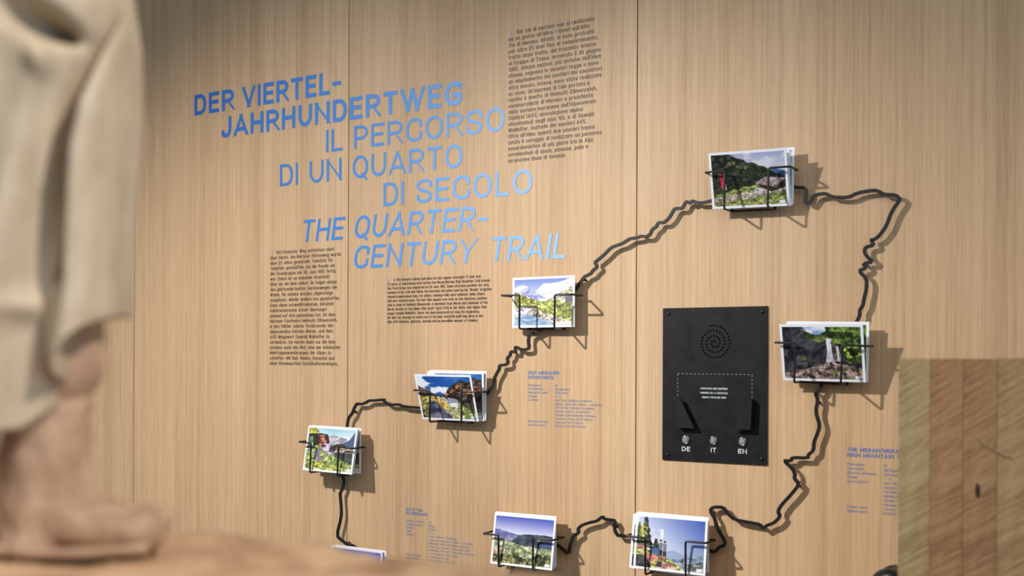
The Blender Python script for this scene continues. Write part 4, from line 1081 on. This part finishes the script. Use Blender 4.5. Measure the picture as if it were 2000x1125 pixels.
def gauss(d, w_): return math.exp(-(d / w_) ** 2)
cre = [(-80, 300), (0, 245), (60, 214), (120, 182), (200, 143), (300, 124), (450, 118), (560, 113), (640, 100), (900, 70)]
def crease_x(y):
    return float(np.interp(y, [c[0] for c in cre], [c[1] for c in cre]))
tro_r = [(-260, 215), (-60, 236), (0, 246), (90, 260), (250, 262), (400, 249), (520, 244), (615, 243), (660, 236)]
tro_l = [(-260, -200), (0, -190), (400, -175), (620, -165), (900, -130)]
ip = lambda tab, y: float(np.interp(y, [t[0] for t in tab], [t[1] for t in tab]))
NA, NL = 220, 150
vs, fs = [], []
for j in range(NL + 1):
    for i in range(NA):
        a = 2 * math.pi * i / NA
        cx_, sy_ = math.cos(a), math.sin(a)          # sy<0 faces the viewer
        # hem runs high on the right, low on the left and front
        dep0 = .075 * math.copysign(abs(sy_) ** .9, sy_)
        kz = ZS / (ZS + dep0)
        hx = 1000 + (40 + 205 * math.copysign(abs(cx_) ** .82, cx_) - 1000) * kz
        hem = float(np.interp(hx, [-165, 0, 50, 90, 133, 180, 243], [872, 850, 812, 740, 668, 644, 622])) if sy_ < .15 else 640 - 18 * cx_
        hem = HY + (hem + 4 * math.sin(a * 5) - HY) / kz
        y = -260 + (hem + 260) * j / NL
        xl, xr = ip(tro_l, y), ip(tro_r, min(y, 640))
        c0, rx = (xl + xr) / 2, (xr - xl) / 2
        e = 0.82
        px = c0 + rx * math.copysign(abs(cx_) ** e, cx_)
        dep = .075 * math.copysign(abs(sy_) ** .9, sy_)
        if sy_ < 0.2:
            X0, Y0 = px, y
            px, y = 1000 + (px - 1000) * kz, HY + (y - HY) * kz
            d = px - crease_x(y)
            stp = 1 / (1 + math.exp(min(40, max(-40, (d + 4) / 3.5))))
            g = .036 * stp * gauss(d, 110) + .026 * gauss(d + 12, 13) - .012 * gauss(d - 60, 45)
            g *= min(1, max(.2, (y + 30) / 150))
            g += .050 * gauss(math.hypot((px - 60) / 2.2, y - 36 - .36 * (px - 60)), 26)      # deep fold at the top
            g -= .012 * gauss(math.hypot(px - 75, y - 118), 30)
            g += .006 * math.sin(px * .05 + y * .012) * gauss(y - 450, 300) * (1 if px < 90 else .15)
            g -= .010 * gauss(math.hypot((px - 20) / 2.2, y - 600), 26)
            dep += g; px, y = X0, Y0
        flare = .006 * gauss(y - hem, 60)
        p = fl(px, y, dep)
        vs.append(p)
for j in range(NL):
    for i in range(NA):
        i2 = (i + 1) % NA
        fs.append((j * NA + i, j * NA + i2, (j + 1) * NA + i2, (j + 1) * NA + i))
# turn the hem inwards
b = len(vs); ring = vs[NL * NA:(NL + 1) * NA]
cen = sum(ring, Vector()) / NA
for k_, s_k, dzk in ((1, .86, .004), (2, .72, .035)):
    for p in ring: vs.append(cen * (1 - s_k) + p * s_k + Vector((0, 0, dzk)) * 1 if False else Vector((cen.x * (1 - s_k) + p.x * s_k, cen.y * (1 - s_k) + p.y * s_k, p.z + dzk)))
for k_ in range(2):
    o0 = NL * NA + k_ * NA
    for i in range(NA):
        i2 = (i + 1) % NA
        fs.append((o0 + i, o0 + i2, o0 + NA + i2, o0 + NA + i))
tro = fixn(pymesh('trouser_leg', vs, fs, MAT['trouser'], fig, True))

# boot: shaft and foot swept as stacked rings, then fused
def rings_mesh(rings):
    vs, fs = [], []
    n = len(rings[0])
    for r_ in rings: vs += r_
    for j in range(len(rings) - 1):
        for i in range(n):
            i2 = (i + 1) % n
            fs.append((j * n + i, j * n + i2, (j + 1) * n + i2, (j + 1) * n + i))
    fs.append(tuple(range(n))[::-1]); fs.append(tuple(range((len(rings) - 1) * n, len(rings) * n)))
    return vs, fs
sh = [(560, 20, 190), (640, 15, 198), (690, 12, 196), (720, 12, 200), (745, 12, 199), (768, 14, 186), (784, 17, 170), (802, 14, 177), (850, 10, 176), (910, 6, 177), (955, 0, 180), (985, -6, 186), (1030, -10, 190), (1066, -14, 190)]
rings = []
for y, xl, xr in sh:
    rr_ = []
    for i in range(40):
        a = 2 * math.pi * i / 40
        px = (xl + xr) / 2 + (xr - xl) / 2 * math.cos(a) + 5 * math.sin(3 * a + y * .02)
        rr_.append(fl(px, y + 5 * math.sin(2 * a + y * .03), (xr - xl) / 2 * KS * 1.05 * math.sin(a)))
    rings.append(rr_)
v1, f1 = rings_mesh(rings)
ft = [(-20, 985, 1062, 60), (30, 950, 1068, 84), (110, 950, 1072, 96), (180, 974, 1074, 100), (215, 985, 1076, 102), (250, 985, 1077, 100), (280, 985, 1077, 94), (302, 990, 1074, 84), (317, 1000, 1068, 66), (325, 1016, 1054, 40)]
rings = []
for x, yt_, yb_, hw in ft:
    rr_ = []
    for i in range(36):
        a = 2 * math.pi * i / 36
        ca, sa = math.cos(a), math.sin(a)
        yy = (yt_ + yb_) / 2 - (yb_ - yt_) / 2 * math.copysign(abs(sa) ** .8, sa)
        rr_.append(fl(x + 4 * math.sin(a * 3), yy + 3 * math.sin(a * 2 + x), hw * KS * math.copysign(abs(ca) ** .9, ca)))
    rings.append(rr_)
v2, f2 = rings_mesh(rings)
boot = fixn(pymesh('boot', v1 + v2, f1 + [tuple(k + len(v1) for k in q_) for q_ in f2], MAT['boot'], fig, True))
rm = boot.modifiers.new('fuse', 'REMESH'); rm.mode = 'VOXEL'; rm.voxel_size = .0026; rm.use_smooth_shade = True
ctx = bpy.data.textures.new('carving_chips', 'CLOUDS'); ctx.noise_scale = .022
dm = boot.modifiers.new('chips', 'DISPLACE'); dm.texture = ctx; dm.strength = .007; dm.mid_level = .5
sm = boot.modifiers.new('soften', 'SMOOTH'); sm.factor = .5; sm.iterations = 2
# welt line around the foot and a seam around the ankle
for pth, r_ in (([fl(-10 + 330 * t, 1058 + 10 * math.sin(t * 3), -(.030 + .004 * math.sin(t * 3.1))) for t in [k / 14 for k in range(15)]], .004),
                ([fl(6 + 174 * k / 14, 818 - 30 * k / 14, -.030 * math.sin(math.pi * (k + .5) / 15)) for k in range(15)], .0035)):
    v, f = tube_data(pth, r_)
    pymesh('boot_welt' if r_ == .004 else 'ankle_roll', v, f, MAT['boot'], fig, True)

# base: rough carved slab whose far edge runs from the boot towards the viewer
e0 = Vector((-.285, .898)); dirv = Vector((.266, -.178)).normalized(); nrm = Vector((dirv.y, -dirv.x))
if nrm.y > 0: nrm = -nrm
NU, NV = 90, 34
rs = np.random.RandomState(3)
def hn(x, y): return float(vnoise(np.array([x]), np.array([y]), 5)[0])
vs, fs = [], []
for j in range(NV + 1):
    for i in range(NU + 1):
        t = -.42 + .86 * i / NU; w_ = .34 * j / NV
        edge = .010 * (hn(t * 22, 1.5) - .5) + .006 * (hn(t * 60, 4.5) - .5)
        q_ = e0 + dirv * t + nrm * (w_ + edge * (1 - j / NV))
        zz = .010 * (hn(t * 26, w_ * 26 + 9) - .5) + .006 * (hn(t * 70, w_ * 70) - .5)
        zz -= .003 * gauss(w_, .010)
        vs.append(camp(q_.x, q_.y, HB0 + zz) - figc)
for j in range(NV):
    for i in range(NU):
        k = j * (NU + 1) + i
        fs.append((k, k + 1, k + NU + 2, k + NU + 1))
rim = [i for i in range(NU + 1)] + [(NU + 1) * j + NU for j in range(1, NV + 1)] + [(NU + 1) * NV + i for i in range(NU - 1, -1, -1)] + [(NU + 1) * j for j in range(NV - 1, 0, -1)]
prev = rim
for lev, (dz_, amp) in enumerate(((-.02, .010), (-.05, .014), (-.08, .010), (-.11, .0))):
    cur = []
    for m_, k in enumerate(rim):
        p = vs[k].copy(); p.z = dz_ + .006 * (hn(m_ * .35, lev + 3.3) - .5)
        p.x += amp * (hn(m_ * .3, lev * 3 + .7) - .5); p.y += amp * (hn(m_ * .3, lev * 5 + .2) - .5)
        cur.append(len(vs)); vs.append(p)
    for m_ in range(len(rim)):
        m2 = (m_ + 1) % len(rim); fs.append((prev[m_], prev[m2], cur[m2], cur[m_]))
    prev = cur
fs.append(tuple(prev))
fixn(pymesh('carved_base', vs, fs, MAT['rock'], fig, True))

# plinth below the frame that carries the statue
ctr = e0 + dirv * .01 + nrm * .17
pc = camp(ctr.x, ctr.y, 0)
pl_o = box('plinth', -.40, .40, -.15, .15, 0, HB0 - .116, MAT['plinth'], None, bevel=.004)
pl_o.location = pc
dw = VR * dirv.x + VF * dirv.y
pl_o.rotation_euler = (0, 0, math.atan2(dw[1], dw[0]))
tag(pl_o, 'plain grey plinth under the carved wooden base', 'plinth')
